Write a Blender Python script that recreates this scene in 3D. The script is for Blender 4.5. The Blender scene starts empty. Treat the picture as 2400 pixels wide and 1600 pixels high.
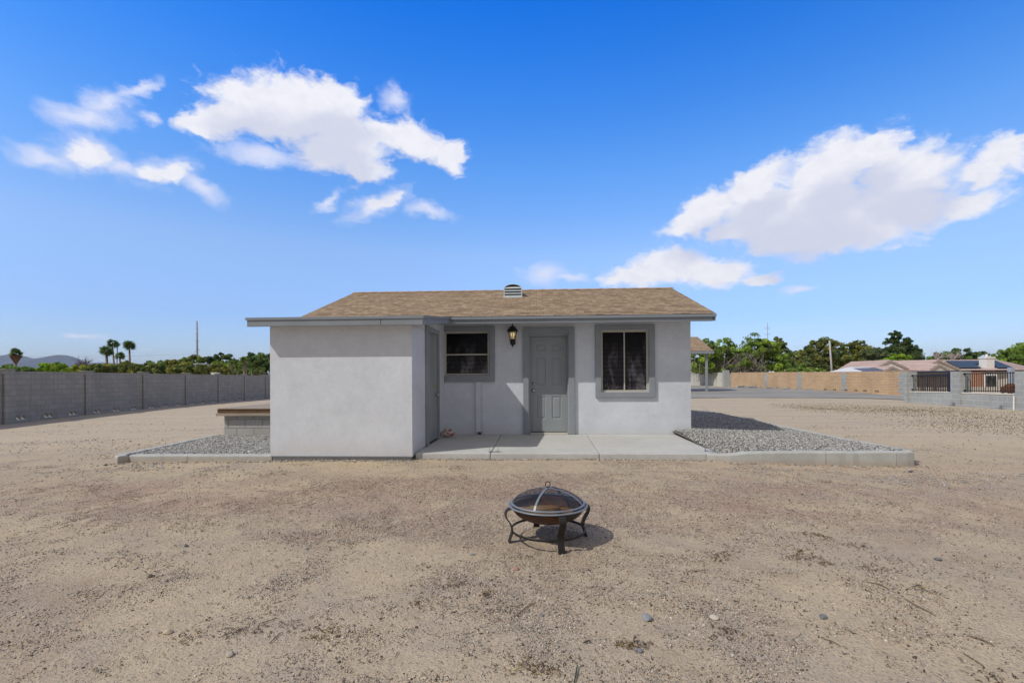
import bpy, bmesh, math, random
import numpy as np
from mathutils import Vector, Matrix
random.seed(7); RNG=np.random.default_rng(11)
S=bpy.context.scene; COL=S.collection
# ------------------------------------------------------------------ camera
FPX=1130.; YAW,PITCH,ROLL,CY=.0514,.00236,-.00575,884.
CAMZ=1.29
fw=np.array([-math.sin(YAW)*math.cos(PITCH),math.cos(YAW)*math.cos(PITCH),math.sin(PITCH)])
r_=np.array([math.cos(YAW),math.sin(YAW),0.]); u_=np.cross(r_,fw)
rt=r_*math.cos(ROLL)+u_*math.sin(ROLL); up=-r_*math.sin(ROLL)+u_*math.cos(ROLL)
CAM=np.array([0,0,CAMZ])
cam=bpy.data.cameras.new('camera'); co=bpy.data.objects.new('camera',cam); COL.objects.link(co)
cam.sensor_width=36; cam.lens=FPX/2400*36; cam.shift_y=(CY-800)/2400; cam.clip_end=40000; cam.clip_start=.05
co.matrix_world=Matrix(((rt[0],up[0],-fw[0],0),(rt[1],up[1],-fw[1],0),(rt[2],up[2],-fw[2],CAMZ),(0,0,0,1)))
S.camera=co
def ray(x,y): return fw+(x-1200)/FPX*rt-(y-CY)/FPX*up
def at(x,y,D): return CAM+ray(x,y)*D
def onz(x,y,z): d=ray(x,y); return CAM+d*(z-CAMZ)/d[2]
def ony(x,y,Y): d=ray(x,y); return CAM+d*Y/d[1]
def onx(x,y,X): d=ray(x,y); return CAM+d*X/d[0]
# ------------------------------------------------------------------ sun + sky
SD=np.array([1.60,1.05,-2.00]); SD/=np.linalg.norm(SD)      # direction the light travels
SUN_STRENGTH=2.6; SKY_STRENGTH=.15; EXPOSURE=0.25
sl=bpy.data.lights.new('sun','SUN'); sl.energy=SUN_STRENGTH; sl.angle=math.radians(.5); sl.color=(1,.95,.87)
so=bpy.data.objects.new('sun',sl); COL.objects.link(so)
so.rotation_euler=Vector(SD).to_track_quat('-Z','Y').to_euler(); so.location=(-20,-12,30)
S.view_settings.view_transform='Standard'; S.view_settings.look='None'; S.view_settings.gamma=1
S.view_settings.exposure=EXPOSURE
W=bpy.data.worlds.new('World'); S.world=W; W.use_nodes=True
class NT:
    def __init__(s,t): s.t=t; s.n=t.nodes; s.l=t.links
    def add(s,ty,**k):
        n=s.n.new(ty)
        for a,b in k.items(): setattr(n,a,b)
        return n
    def put(s,sock,v):
        if isinstance(v,bpy.types.NodeSocket): s.l.new(v,sock)
        elif v is not None:
            try: sock.default_value=v
            except Exception: sock.default_value=(v[0],v[1],v[2],1)
    def m(s,op,a,b=None,c=None,clamp=False):
        n=s.add('ShaderNodeMath',operation=op); n.use_clamp=clamp
        for i,v in enumerate((a,b,c)):
            if v is not None: s.put(n.inputs[i],v)
        return n.outputs[0]
    def vm(s,op,a,b=None,scale=None):
        n=s.add('ShaderNodeVectorMath',operation=op)
        s.put(n.inputs[0],a)
        if b is not None: s.put(n.inputs[1],b)
        if scale is not None: s.put(n.inputs['Scale'],scale)
        return n.outputs['Value'] if op in('LENGTH','DOT_PRODUCT') else n.outputs[0]
    def mix(s,f,a,b,mode='MIX'):
        n=s.add('ShaderNodeMix',data_type='RGBA',blend_type=mode); 
        s.put(n.inputs[0],f); s.put(n.inputs[6],a if isinstance(a,bpy.types.NodeSocket) else (*a[:3],1)); s.put(n.inputs[7],b if isinstance(b,bpy.types.NodeSocket) else (*b[:3],1))
        return n.outputs[2]
    def noise(s,vec,scale,detail=4,rough=.5,dim='3D',dist=0,out=0):
        n=s.add('ShaderNodeTexNoise',noise_dimensions=dim)
        if vec is not None: s.l.new(vec,n.inputs['Vector'])
        n.inputs['Scale'].default_value=scale; n.inputs['Detail'].default_value=detail; n.inputs['Roughness'].default_value=rough; n.inputs['Distortion'].default_value=dist
        return n.outputs[out]
    def rng(s,v,a,b,c=0,d=1,smooth=False):
        n=s.add('ShaderNodeMapRange'); n.interpolation_type='SMOOTHSTEP' if smooth else 'LINEAR'
        s.put(n.inputs[0],v)
        for i,x in enumerate((a,b,c,d)): n.inputs[i+1].default_value=x
        return n.outputs[0]
def build_sky():
    w=NT(W.node_tree); w.n.clear()
    out=w.add('ShaderNodeOutputWorld'); bg=w.add('ShaderNodeBackground'); w.l.new(bg.outputs[0],out.inputs[0])
    sky=w.add('ShaderNodeTexSky',sky_type='NISHITA'); sky.sun_disc=False
    sky.sun_elevation=math.asin(-SD[2]); sky.sun_rotation=math.atan2(-SD[0],-SD[1]); sky.altitude=350; sky.air_density=1.; sky.dust_density=.55; sky.ozone_density=2.2
    tc=w.add('ShaderNodeTexCoord'); g=tc.outputs['Generated']
    sx=w.add('ShaderNodeSeparateXYZ'); w.l.new(g,sx.inputs[0])
    az=w.m('ARCTAN2',sx.outputs[0],sx.outputs[1]); el=w.m('ARCSINE',sx.outputs[2])
    cb=w.add('ShaderNodeCombineXYZ'); w.l.new(az,cb.inputs[0]); w.l.new(el,cb.inputs[1]); P=cb.outputs[0]
    # deeper, more saturated blue overhead, paler at the horizon
    hs=w.add('ShaderNodeHueSaturation'); w.l.new(sky.outputs[0],hs.inputs['Color'])
    w.l.new(w.rng(el,0.,.75,SKY_SAT[0],SKY_SAT[1]),hs.inputs['Saturation']); hs.inputs['Value'].default_value=1
    tint=w.add('ShaderNodeValToRGB'); w.l.new(w.rng(el,0,.8),tint.inputs[0])
    cr=tint.color_ramp; cr.elements[0].position=0; cr.elements[0].color=(*SKY_TINT[0][1],1); cr.elements[1].position=1; cr.elements[1].color=(*SKY_TINT[-1][1],1)
    for p,c in SKY_TINT[1:-1]: e=cr.elements.new(p); e.color=(*c,1)
    col=w.vm('SCALE',w.mix(1,hs.outputs[0],tint.outputs[0],'MULTIPLY'),scale=w.rng(w.m('ABSOLUTE',az),.1,.8,1.02,.90))
    # warp coordinates with fractal noise for ragged cloud edges
    def field(Pin,blobs):
        f=None
        for (x,y,rx,ry,rot) in blobs:
            d=ray(x,y); d=d/np.linalg.norm(d); a=math.atan2(d[0],d[1]); e=math.asin(d[2])
            ca=math.cos(math.atan((x-1200)/FPX)); sca=ca*ca/FPX
            ce=ca/FPX
            v=w.vm('SUBTRACT',Pin,(a,e,0))
            mp=w.add('ShaderNodeMapping',vector_type='TEXTURE'); w.l.new(v,mp.inputs[0])
            mp.inputs['Rotation'].default_value=(0,0,math.radians(rot)); mp.inputs['Scale'].default_value=(rx*sca,ry*ce*math.cos(e)**2,1)
            q=w.m('SUBTRACT',1,w.vm('LENGTH',mp.outputs[0]))
            f=q if f is None else w.m('SMOOTH_MAX',f,q,.25)
        return f
    Pn=w.vm('MULTIPLY',P,(1,1.7,1)); wn=w.add('ShaderNodeTexNoise'); w.l.new(Pn,wn.inputs[0]); wn.inputs['Scale'].default_value=16; wn.inputs['Detail'].default_value=6; wn.inputs['Roughness'].default_value=.6
    wv=w.vm('SCALE',w.vm('SUBTRACT',wn.outputs['Color'],(.5,.5,.5)),scale=.055)
    P2=w.vm('ADD',P,w.vm('MULTIPLY',wv,(1.3,.8,1)))
    fine=w.noise(w.vm('MULTIPLY',P2,(1,1.6,1)),34,7,.62)
    big=w.noise(P,11,4,.5)
    vb=w.add('ShaderNodeTexVoronoi',feature='SMOOTH_F1',voronoi_dimensions='2D'); w.l.new(w.vm('MULTIPLY',P2,(1,1.35,1)),vb.inputs['Vector']); vb.inputs['Scale'].default_value=27; vb.inputs['Smoothness'].default_value=.25; vb.inputs['Detail'].default_value=2.5; vb.inputs['Roughness'].default_value=.55
    bil=w.m('SUBTRACT',.40,vb.outputs['Distance'])
    def layer(blobs,soft,amp,op,dens0=0.,bamp=0.):
        f=field(P2,blobs)
        nz=w.m('ADD',w.m('MULTIPLY',w.m('SUBTRACT',fine,.5),amp),w.m('MULTIPLY',w.m('SUBTRACT',big,.5),amp*.8)); nz=w.m('ADD',nz,w.m('MULTIPLY',bil,bamp)); dn=w.m('ADD',f,w.m('MULTIPLY',nz,w.rng(f,.05,.55,1,.25)))
        a=w.m('MULTIPLY',w.rng(w.m('SUBTRACT',dn,dens0),0,soft,0,1,True),op)
        return dn,a
    cum=[(590,232,125,55,0),(700,255,215,88,0),(790,235,105,62,0),(530,280,110,55,18),(820,330,120,90,-30),(760,360,90,60,0),(980,335,110,50,-12),(1060,370,45,50,-40),(860,395,70,35,0),(905,320,70,40,-10),(470,285,75,38,15),(640,270,160,80,0),
         (2040,350,105,62,0),(2130,400,170,85,-10),(1940,400,170,85,20),(1770,430,120,50,20),(1650,500,130,50,22),(1850,490,250,90,0),(1900,560,200,55,0),(2275,482,115,42,0),(2300,405,75,48,0),(2060,500,230,90,0),(1760,540,150,40,0),
         (205,365,80,28,0),(385,408,80,28,20),(893,478,60,17,25),(2350,360,80,55,0),(1570,628,135,48,0),(1490,645,95,32,0),(1670,642,110,40,0),(1780,655,60,18,0)]
    wisp=[(330,205,90,22,35),(190,270,130,42,8),(250,240,110,30,25),(350,275,50,22,-10),(210,365,120,52,0),(290,395,80,30,-15),(385,400,105,45,22),(470,440,90,32,-25),(110,370,110,34,0),
          (890,478,100,30,25),(770,478,55,16,35),(1000,492,75,22,-10),(925,235,50,40,-30),(620,370,140,30,0),(1275,645,80,32,0),(1340,655,50,14,0),(1870,675,50,12,0),(200,790,60,12,0)]
    d1,a1=layer(cum,.62,.95,1.,-.17,.32)
    d2,a2=layer(wisp,1.2,1.2,.92,-.13)
    lit=w.rng(d1,.1,1.1,0,1,True)
    # self shading: how much cloud lies above this point towards the sun
    fu=field(w.vm('ADD',P2,(-.006,.05,0)),cum[10:20]+cum[:4]+cum[4:7])
    sh=w.rng(w.m('ADD',fu,w.m('MULTIPLY',w.m('SUBTRACT',big,.5),.9)),-.10,.62,0,1,True)
    cc=w.mix(w.m('MULTIPLY',sh,.8),CLOUD_LIT,CLOUD_SHADE); cc=w.mix(w.rng(fine,.62,.35,0,.30,True),cc,CLOUD_SHADE)
    cc=w.mix(w.m('MULTIPLY',w.m('SUBTRACT',fine,.42),.5,clamp=True),cc,CLOUD_SHADE)
    c1=w.mix(a2,col,CLOUD_WISP)
    c2=w.mix(a1,c1,cc)
    # neutral brightness added to the unseen sky overhead, behind and beside, whitening the skylight
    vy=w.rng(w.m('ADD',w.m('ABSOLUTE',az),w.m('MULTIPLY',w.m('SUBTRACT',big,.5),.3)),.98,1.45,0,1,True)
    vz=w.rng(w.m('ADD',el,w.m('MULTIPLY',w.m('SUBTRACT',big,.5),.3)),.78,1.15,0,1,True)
    c2=w.mix(w.m('MULTIPLY',w.m('MAXIMUM',vy,vz),w.rng(fine,.2,.8,.8,1)),c2,SKY_FILL)
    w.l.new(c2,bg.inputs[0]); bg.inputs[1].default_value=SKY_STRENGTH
SKY_SAT=(1.05,1.35)
SKY_TINT=[(0,(.66,.70,.90)),(.147,(.75,.81,1.06)),(.31,(1.22,1.13,1.2)),(.506,(.87,1.17,1.46)),(.68,(.42,1.05,1.61)),(.83,(.05,.92,1.65)),(1,(.03,.88,1.6))]
SKY_FILL=(2.55,2.35,2.2)
CLOUD_LIT=(5.3,5.3,5.6); CLOUD_SHADE=(3.5,3.7,4.6); CLOUD_WISP=(4.4,4.6,5.6)
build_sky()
try: W.cycles.sampling_method='MANUAL'; W.cycles.sample_map_resolution=512
except Exception: pass

# ------------------------------------------------------------------ materials
def mat(name,rough=.8,spec=.3,metal=0):
    m=bpy.data.materials.new(name); m.use_nodes=True; t=NT(m.node_tree); b=t.n['Principled BSDF']
    b.inputs['Roughness'].default_value=rough; b.inputs['Specular IOR Level'].default_value=spec; b.inputs['Metallic'].default_value=metal
    return m,t,b
def simple(name,col,rough=.7,var=.12,scale=8,bump=0,bscale=60,spec=.3,metal=0,dist=.01):
    """plain painted/metal surface with uneven tone and a little relief"""
    m,t,b=mat(name,rough,spec,metal)
    tc=t.add('ShaderNodeTexCoord'); v=tc.outputs['Object']
    n=t.noise(v,scale,5,.6)
    f=t.rng(n,.25,.75,1-var,1+var)
    c=t.mix(1,(*col,1),(1,1,1,1),'MULTIPLY')
    vv=t.vm('SCALE',(col[0],col[1],col[2]),scale=f)
    t.l.new(vv,b.inputs['Base Color'])
    if bump:
        bp=t.add('ShaderNodeBump'); bp.inputs['Strength'].default_value=bump; bp.inputs['Distance'].default_value=dist
        t.l.new(t.noise(v,bscale,4,.6),bp.inputs['Height']); t.l.new(bp.outputs[0],b.inputs['Normal'])
    return m
M={}
def stucco(name,col,stain=True):
    m,t,b=mat(name,.9,.2); v=t.add('ShaderNodeNewGeometry').outputs['Position']
    n1=t.noise(v,1.6,5,.55); n2=t.noise(v,7,5,.65); n3=t.noise(v,45,3,.6)
    f=t.m('ADD',t.rng(n1,.3,.7,-.065,.055),t.m('ADD',t.rng(n2,.3,.7,-.055,.045),t.rng(n3,.3,.7,-.03,.03)))
    c=t.vm('SCALE',col,scale=t.m('ADD',f,1))
    if stain:   # dust splashed up from the dirt along the foot of the wall
        sx=t.add('ShaderNodeSeparateXYZ'); t.l.new(v,sx.inputs[0])
        d=t.m('MULTIPLY',t.rng(sx.outputs[2],.0,.42,1,0,True),t.rng(n2,.3,.7,.05,.5))
        c=t.mix(d,c,(.42,.36,.30,1))
    t.l.new(c,b.inputs['Base Color'])
    bp=t.add('ShaderNodeBump'); bp.inputs['Strength'].default_value=.35; bp.inputs['Distance'].default_value=.006
    h=t.m('ADD',t.noise(v,55,4,.6),t.m('MULTIPLY',t.noise(v,5,3,.5),1.6)); t.l.new(h,bp.inputs['Height']); t.l.new(bp.outputs[0],b.inputs['Normal'])
    return m
M['stucco']=stucco('stucco_paint',(.615,.65,.70))
M['trim']=stucco('trim_paint',(.265,.292,.318),False)
M['door']=simple('door_paint',(.27,.295,.31),.42,.05,3,.05,200)
M['fascia']=simple('fascia_paint',(.235,.262,.29),.55,.09,2.5,.15,30)
M['drip']=simple('drip_edge_metal',(.225,.255,.285),.4,.05,3)
M['concrete']=None
def concrete(name,col,dirt=.3):
    m,t,b=mat(name,.9,.2); v=t.add('ShaderNodeNewGeometry').outputs['Position']
    n1=t.noise(v,1.1,6,.6); n2=t.noise(v,9,6,.7); n3=t.noise(v,90,3,.6)
    f=t.m('ADD',t.rng(n1,.3,.7,-.09,.07),t.m('ADD',t.rng(n2,.3,.7,-.08,.06),t.rng(n3,.25,.75,-.10,.08)))
    c=t.vm('SCALE',col,scale=t.m('ADD',f,1))
    sx=t.add('ShaderNodeSeparateXYZ'); t.l.new(v,sx.inputs[0])
    d=t.m('MULTIPLY',t.rng(t.m('ADD',sx.outputs[2],t.m('MULTIPLY',n2,.05)),-.02,.1,1,0,True),dirt)
    c=t.mix(d,c,(.40,.30,.21,1))
    t.l.new(c,b.inputs['Base Color'])
    bp=t.add('ShaderNodeBump'); bp.inputs['Strength'].default_value=.5; bp.inputs['Distance'].default_value=.008
    t.l.new(t.m('ADD',t.noise(v,70,5,.65),t.m('MULTIPLY',n2,.8)),bp.inputs['Height']); t.l.new(bp.outputs[0],b.inputs['Normal'])
    return m
M['concrete']=concrete('broom_concrete',(.50,.50,.475),.25)
M['kerb']=concrete('cast_kerb_concrete',(.44,.45,.425),.5)
M['found']=concrete('foundation_concrete',(.42,.43,.44),.2)
def shingles():
    m,t,b=mat('asphalt_shingles',.95,.1); tc=t.add('ShaderNodeTexCoord'); v=tc.outputs['UV']
    # UV in metres: u along the eave, v up the slope
    bt=t.add('ShaderNodeTexBrick'); t.l.new(v,bt.inputs[0]); bt.offset=.37; bt.offset_frequency=3; bt.squash=1.0; bt.squash_frequency=2
    for k,x in (('Scale',1),('Mortar Size',.006),('Mortar Smooth',.3),('Bias',0),('Brick Width',.14),('Row Height',.14)): bt.inputs[k].default_value=x
    bt.inputs['Color1'].default_value=(.41,.315,.212,1); bt.inputs['Color2'].default_value=(.262,.195,.13,1); bt.inputs['Mortar'].default_value=(.22,.155,.11,1)
    sx=t.add('ShaderNodeSeparateXYZ'); t.l.new(v,sx.inputs[0])
    fr=t.m('FRACT',t.m('DIVIDE',sx.outputs[1],.14))
    n=t.noise(v,1.5,4,.6); n2=t.noise(v,160,2,.5)
    sb=t.add('ShaderNodeMapping'); t.l.new(v,sb.inputs[0]); sb.inputs['Scale'].default_value=(6.,7.143,1); wn=t.add('ShaderNodeTexWhiteNoise',noise_dimensions='2D'); t.l.new(t.vm('FLOOR',sb.outputs[0]),wn.inputs['Vector'])
    butt_shadow=t.m('ADD',t.rng(fr,.05,.40,0,1),t.rng(wn.outputs[0],0,.8,.12,1),clamp=True)  # shadow line along the lower edge of some shingles, darkened in the colour
    c=t.vm('SCALE',bt.outputs[0],scale=t.m('MULTIPLY',butt_shadow,t.m('MULTIPLY',t.rng(n,.3,.7,.9,1.1),t.rng(n2,.3,.7,.8,1.2))))
    t.l.new(c,b.inputs['Base Color'])
    bp=t.add('ShaderNodeBump'); bp.inputs['Strength'].default_value=.6; bp.inputs['Distance'].default_value=.01
    t.l.new(t.m('ADD',t.m('MULTIPLY',n2,.4),bt.outputs[1]),bp.inputs['Height']); t.l.new(bp.outputs[0],b.inputs['Normal'])
    return m
M['shingle']=shingles()
def blocks(name,c1,c2,mortar,bw=.4,bh=.2,ms=.012,streak=.1,vert=0,spec=.2):
    """block or brick courses laid in object space x (along) / z (up)"""
    m,t,b=mat(name,.92,spec); tc=t.add('ShaderNodeTexCoord'); sx=t.add('ShaderNodeSeparateXYZ'); t.l.new(tc.outputs['Object'],sx.inputs[0])
    cb=t.add('ShaderNodeCombineXYZ'); t.l.new(t.m('ADD',sx.outputs[0],sx.outputs[1]),cb.inputs[0]); t.l.new(sx.outputs[2],cb.inputs[1]); v=cb.outputs[0]
    bt=t.add('ShaderNodeTexBrick'); t.l.new(v,bt.inputs[0])
    for k,x in (('Scale',1),('Mortar Size',ms),('Mortar Smooth',.2),('Bias',0),('Brick Width',bw),('Row Height',bh)): bt.inputs[k].default_value=x
    bt.inputs['Color1'].default_value=(*c1,1); bt.inputs['Color2'].default_value=(*c2,1); bt.inputs['Mortar'].default_value=(*mortar,1)
    o=tc.outputs['Object']
    n=t.noise(o,.9,5,.6); n2=t.noise(o,14,4,.7); n3=t.noise(v,60,2,.5)
    f=t.m('ADD',t.rng(n,.3,.7,-streak,streak),t.m('ADD',t.rng(n2,.3,.7,-.08,.08),t.rng(n3,.3,.7,-.07,.07)))
    if vert:   # water streaks running down
        mp=t.add('ShaderNodeMapping'); t.l.new(v,mp.inputs[0]); mp.inputs['Scale'].default_value=(9,.35,1)
        f=t.m('ADD',f,t.rng(t.noise(mp.outputs[0],1,4,.6),.35,.7,-vert,vert*.5))
    t.l.new(t.vm('SCALE',bt.outputs[0],scale=t.m('ADD',1,f)),b.inputs['Base Color'])
    bp=t.add('ShaderNodeBump'); bp.inputs['Strength'].default_value=.5; bp.inputs['Distance'].default_value=.01
    t.l.new(t.m('SUBTRACT',t.m('MULTIPLY',n3,.3),bt.outputs[1]),bp.inputs['Height']); t.l.new(bp.outputs[0],b.inputs['Normal'])
    return m
M['greyblock']=blocks('grey_block',(.345,.33,.30),(.30,.288,.262),(.27,.26,.237),streak=.08,vert=.09)
M['greyblock2']=blocks('pale_grey_block',(.36,.375,.37),(.32,.335,.33),(.46,.46,.44),streak=.1)
M['deckblock']=blocks('deck_base_block',(.42,.415,.39),(.38,.375,.35),(.28,.27,.25),streak=.1)
M['tanbrick']=blocks('tan_slump_block',(.50,.33,.185),(.42,.27,.155),(.60,.50,.36),.4,.1,.011,.12)
M['farblock']=blocks('far_pale_block',(.47,.47,.43),(.42,.42,.385),(.55,.54,.5),streak=.06)
M['brick']=blocks('orange_brick',(.42,.16,.08),(.33,.12,.06),(.45,.35,.28),.22,.08,.01,.1)
M['cream']=simple('cream_frame',(.50,.465,.385),.5,.06,6)
M['black']=simple('black_metal',(.018,.018,.02),.45,.3,20,.2,80,.4,.2)
M['navy']=simple('navy_gate_metal',(.02,.028,.07),.5,.2,10)
M['galv']=simple('galvanised_vent',(.56,.62,.64),.45,.10,20,0,60,.5,.25)
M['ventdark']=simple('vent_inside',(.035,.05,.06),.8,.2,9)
M['steel']=simple('grey_pole_steel',(.32,.36,.42),.5,.12,2)
M['bracket']=simple('galvanised_bracket',(.30,.33,.35),.4,.2,40,0,60,.5,.6)
M['knob']=simple('satin_nickel',(.5,.5,.5),.25,.1,10,0,60,.5,1)
M['brass']=simple('brass_lock',(.55,.45,.05),.3,.1,10,0,60,.5,.8)
M['white']=simple('white_paint',(.74,.72,.68),.6,.06,4)
M['whitemetal']=simple('white_metal_roof',(.72,.72,.70),.5,.05,3)
M['panel']=simple('solar_panel_dark',(.04,.052,.066),.5,.15,.6,0,60,.2)
M['mound']=simple('mortar_and_weep_sunlight',(.75,.71,.62),.9,.2,12)  # mortar caps, and the painted sun patches in the fence weep holes
def glassmat():
    m,t,b=mat('screened_glass_dust_and_reflections',.3,.5); v=t.add('ShaderNodeNewGeometry').outputs['Position']
    mpg=t.add('ShaderNodeMapping'); t.l.new(v,mpg.inputs[0]); mpg.inputs['Scale'].default_value=(2.2,1,.7); n=t.noise(mpg.outputs[0],2.4,5,.65,dist=.5); n2=t.noise(v,26,5,.7); n3=t.noise(v,140,2,.6)
    sx=t.add('ShaderNodeSeparateXYZ'); t.l.new(v,sx.inputs[0])
    low=t.rng(sx.outputs[2],2.25,1.3,.0,1,True)
    f=t.m('MULTIPLY',t.m('MULTIPLY',t.rng(n,.44,.68,.16,1,True),t.rng(n2,.3,.7,.25,1)),low)
    # faint arcs left by wiping
    wv=t.add('ShaderNodeTexWave',wave_type='RINGS'); wv.inputs['Scale'].default_value=3.4; wv.inputs['Distortion'].default_value=2.5; wv.inputs['Detail'].default_value=3
    t.l.new(t.vm('SUBTRACT',v,(1.75,10.2,1.05)),wv.inputs[0])
    f=t.m('MULTIPLY',f,t.rng(wv.outputs[1],0,1,.65,1.1))
    t.l.new(t.mix(f,(.002,.002,.004,1),(.29,.275,.295,1)),b.inputs['Base Color'])  # mottled reflections and dust, both mixed into the base colour
    t.l.new(t.rng(n2,.3,.7,.22,.5),b.inputs['Roughness']); b.inputs['Specular IOR Level'].default_value=.13
    return m
M['glass']=glassmat()
def clearglass():
    m,t,b=mat('lantern_glass',.15,.5); b.inputs['Base Color'].default_value=(.75,.72,.6,1); b.inputs['Alpha'].default_value=.28
    return m
M['lglass']=clearglass()
def bulbmat():
    m,t,b=mat('frosted_bulb',.3,.4); b.inputs['Base Color'].default_value=(.95,.8,.45,1)
    b.inputs['Emission Color'].default_value=(1,.72,.28,1); b.inputs['Emission Strength'].default_value=.55
    return m
M['bulb']=bulbmat()
def attrmat(name,rough=.9,scale=40,var=.2,spec=.2):
    m,t,b=mat(name,rough,spec); a=t.add('ShaderNodeAttribute',attribute_name='Col')
    v=t.add('ShaderNodeNewGeometry').outputs['Position']
    t.l.new(t.vm('SCALE',a.outputs[0],scale=t.rng(t.noise(v,scale,3,.6),.3,.7,1-var,1+var)),b.inputs['Base Color'])
    return m
M['stone']=attrmat('loose_stone'); M['twig']=attrmat('dry_twig',.9,30,.3)
def leafmat():
    m=bpy.data.materials.new('foliage'); m.use_nodes=True; t=NT(m.node_tree); b=t.n['Principled BSDF']
    a=t.add('ShaderNodeAttribute',attribute_name='Col'); b.inputs['Roughness'].default_value=.6; b.inputs['Specular IOR Level'].default_value=.25
    t.l.new(a.outputs[0],b.inputs['Base Color'])
    tr=t.add('ShaderNodeBsdfTranslucent'); t.l.new(t.vm('MULTIPLY',a.outputs[0],(1.1,1.2,.6)),tr.inputs[0])
    mx=t.add('ShaderNodeMixShader'); mx.inputs[0].default_value=.42; t.l.new(b.outputs[0],mx.inputs[1]); t.l.new(tr.outputs[0],mx.inputs[2])
    t.l.new(mx.outputs[0],t.n['Material Output'].inputs[0]); return m
M['leaf']=leafmat()
M['bark']=simple('bark',(.14,.105,.08),.95,.3,6,.6,20)
M['palmtrunk']=simple('palm_trunk',(.20,.155,.12),.95,.3,5,.6,20)
def groundmat():
    m,t,b=mat('desert_dirt',.97,.12); v=t.add('ShaderNodeNewGeometry').outputs['Position']
    sx=t.add('ShaderNodeSeparateXYZ'); t.l.new(v,sx.inputs[0]); X,Y=sx.outputs[0],sx.outputs[1]
    big=t.noise(v,.28,5,.6); mid=t.noise(v,1.3,6,.62,dist=.4); fin=t.noise(v,11,6,.75); gr=t.noise(v,75,3,.7)
    # raked / driven streaks running off to the left and far right
    mp=t.add('ShaderNodeMapping'); t.l.new(v,mp.inputs[0]); mp.inputs['Rotation'].default_value=(0,0,math.radians(14)); mp.inputs['Scale'].default_value=(.12,1.5,1)
    st=t.noise(mp.outputs[0],1.,5,.6)
    sand=t.mix(t.rng(big,.35,.65,0,1),(.52,.42,.283,1),(.485,.398,.28,1))
    sand=t.mix(t.rng(mid,.40,.66,0,.55),sand,(.35,.305,.25,1))
    # reddish crushed-granite band in front of the house
    band=t.m('MULTIPLY',t.rng(Y,3.4,5.0,0,1,True),t.rng(Y,6.9,5.8,0,1,True))
    red=t.m('MULTIPLY',t.m('MULTIPLY',band,t.rng(mid,.42,.58,.10,.85,True)),t.rng(fin,.35,.65,.55,1))
    sand=t.mix(t.m('MULTIPLY',t.rng(t.noise(t.vm('ADD',v,(7,3,0)),.8,5,.65,dist=.5),.5,.68,0,.65,True),t.rng(Y,8,5,0,1,True)),sand,(.355,.265,.19,1)); c=t.mix(red,sand,(.39,.27,.205,1))
    # warm washed clay line just in front of the kerb
    clay=t.m('MULTIPLY',t.m('MULTIPLY',t.rng(Y,6.5,7.2,0,1,True),t.rng(Y,8.2,7.5,0,1,True)),t.m('MULTIPLY',t.rng(X,1.5,3.5,.15,.7,True),t.rng(X,9,6,0,1,True)))
    c=t.mix(t.m('MULTIPLY',clay,t.rng(fin,.3,.65,.3,1)),c,(.54,.40,.27,1))
    # far yard: paler, streaked
    far=t.rng(Y,7.5,11,0,1,True)
    c=t.mix(t.m('MULTIPLY',far,.6),c,(.56,.475,.35,1))
    c=t.mix(t.m('MULTIPLY',t.rng(st,.44,.62,0,.6),t.rng(Y,3,8,.3,.7)),c,(.40,.34,.275,1))
    vo=t.add('ShaderNodeTexVoronoi'); vo.inputs['Scale'].default_value=62; t.l.new(v,vo.inputs[0])
    vc=t.add('ShaderNodeSeparateXYZ'); t.l.new(vo.outputs['Color'],vc.inputs[0])
    gp_=t.m('MULTIPLY',t.m('MULTIPLY',t.rng(X,5.5,9,0,1,True),t.rng(Y,12.5,15,0,1,True)),t.rng(t.noise(mp.outputs[0],2.2,5,.65),0.50,.64,0,.40))
    c=t.mix(gp_,c,(.33,.29,.17,1))
    peb=t.m('MULTIPLY',t.rng(vo.outputs['Distance'],.42,.25,0,1,True),t.rng(fin,.40,.62,.15,1))
    c=t.mix(t.m('MULTIPLY',peb,t.m('GREATER_THAN',vc.outputs[0],.45)),c,t.mix(t.rng(vc.outputs[1],0,1),(.30,.26,.21,1),(.58,.51,.42,1)))
    f=t.m('ADD',t.rng(fin,.25,.75,-.16,.12),t.rng(gr,.25,.75,-.22,.2))
    c=t.vm('SCALE',c,scale=t.m('MULTIPLY',t.m('ADD',1,f),GROUND_GAIN))
    t.l.new(c,b.inputs['Base Color'])
    bp=t.add('ShaderNodeBump'); bp.inputs['Strength'].default_value=.8; bp.inputs['Distance'].default_value=.02
    h=t.m('ADD',t.m('MULTIPLY',fin,1.1),t.m('ADD',t.m('MULTIPLY',gr,.35),t.m('MULTIPLY',peb,.35)))
    t.l.new(h,bp.inputs['Height']); t.l.new(bp.outputs[0],b.inputs['Normal'])
    return m
GROUND_GAIN=.99
M['ground']=groundmat()
M['asphalt']=simple('dusty_grey_drive',(.27,.26,.235),.95,.22,.35,.4,60)
M['gravelbed']=simple('gravel_underlay',(.17,.17,.165),.95,.3,30,.6,60)

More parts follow.
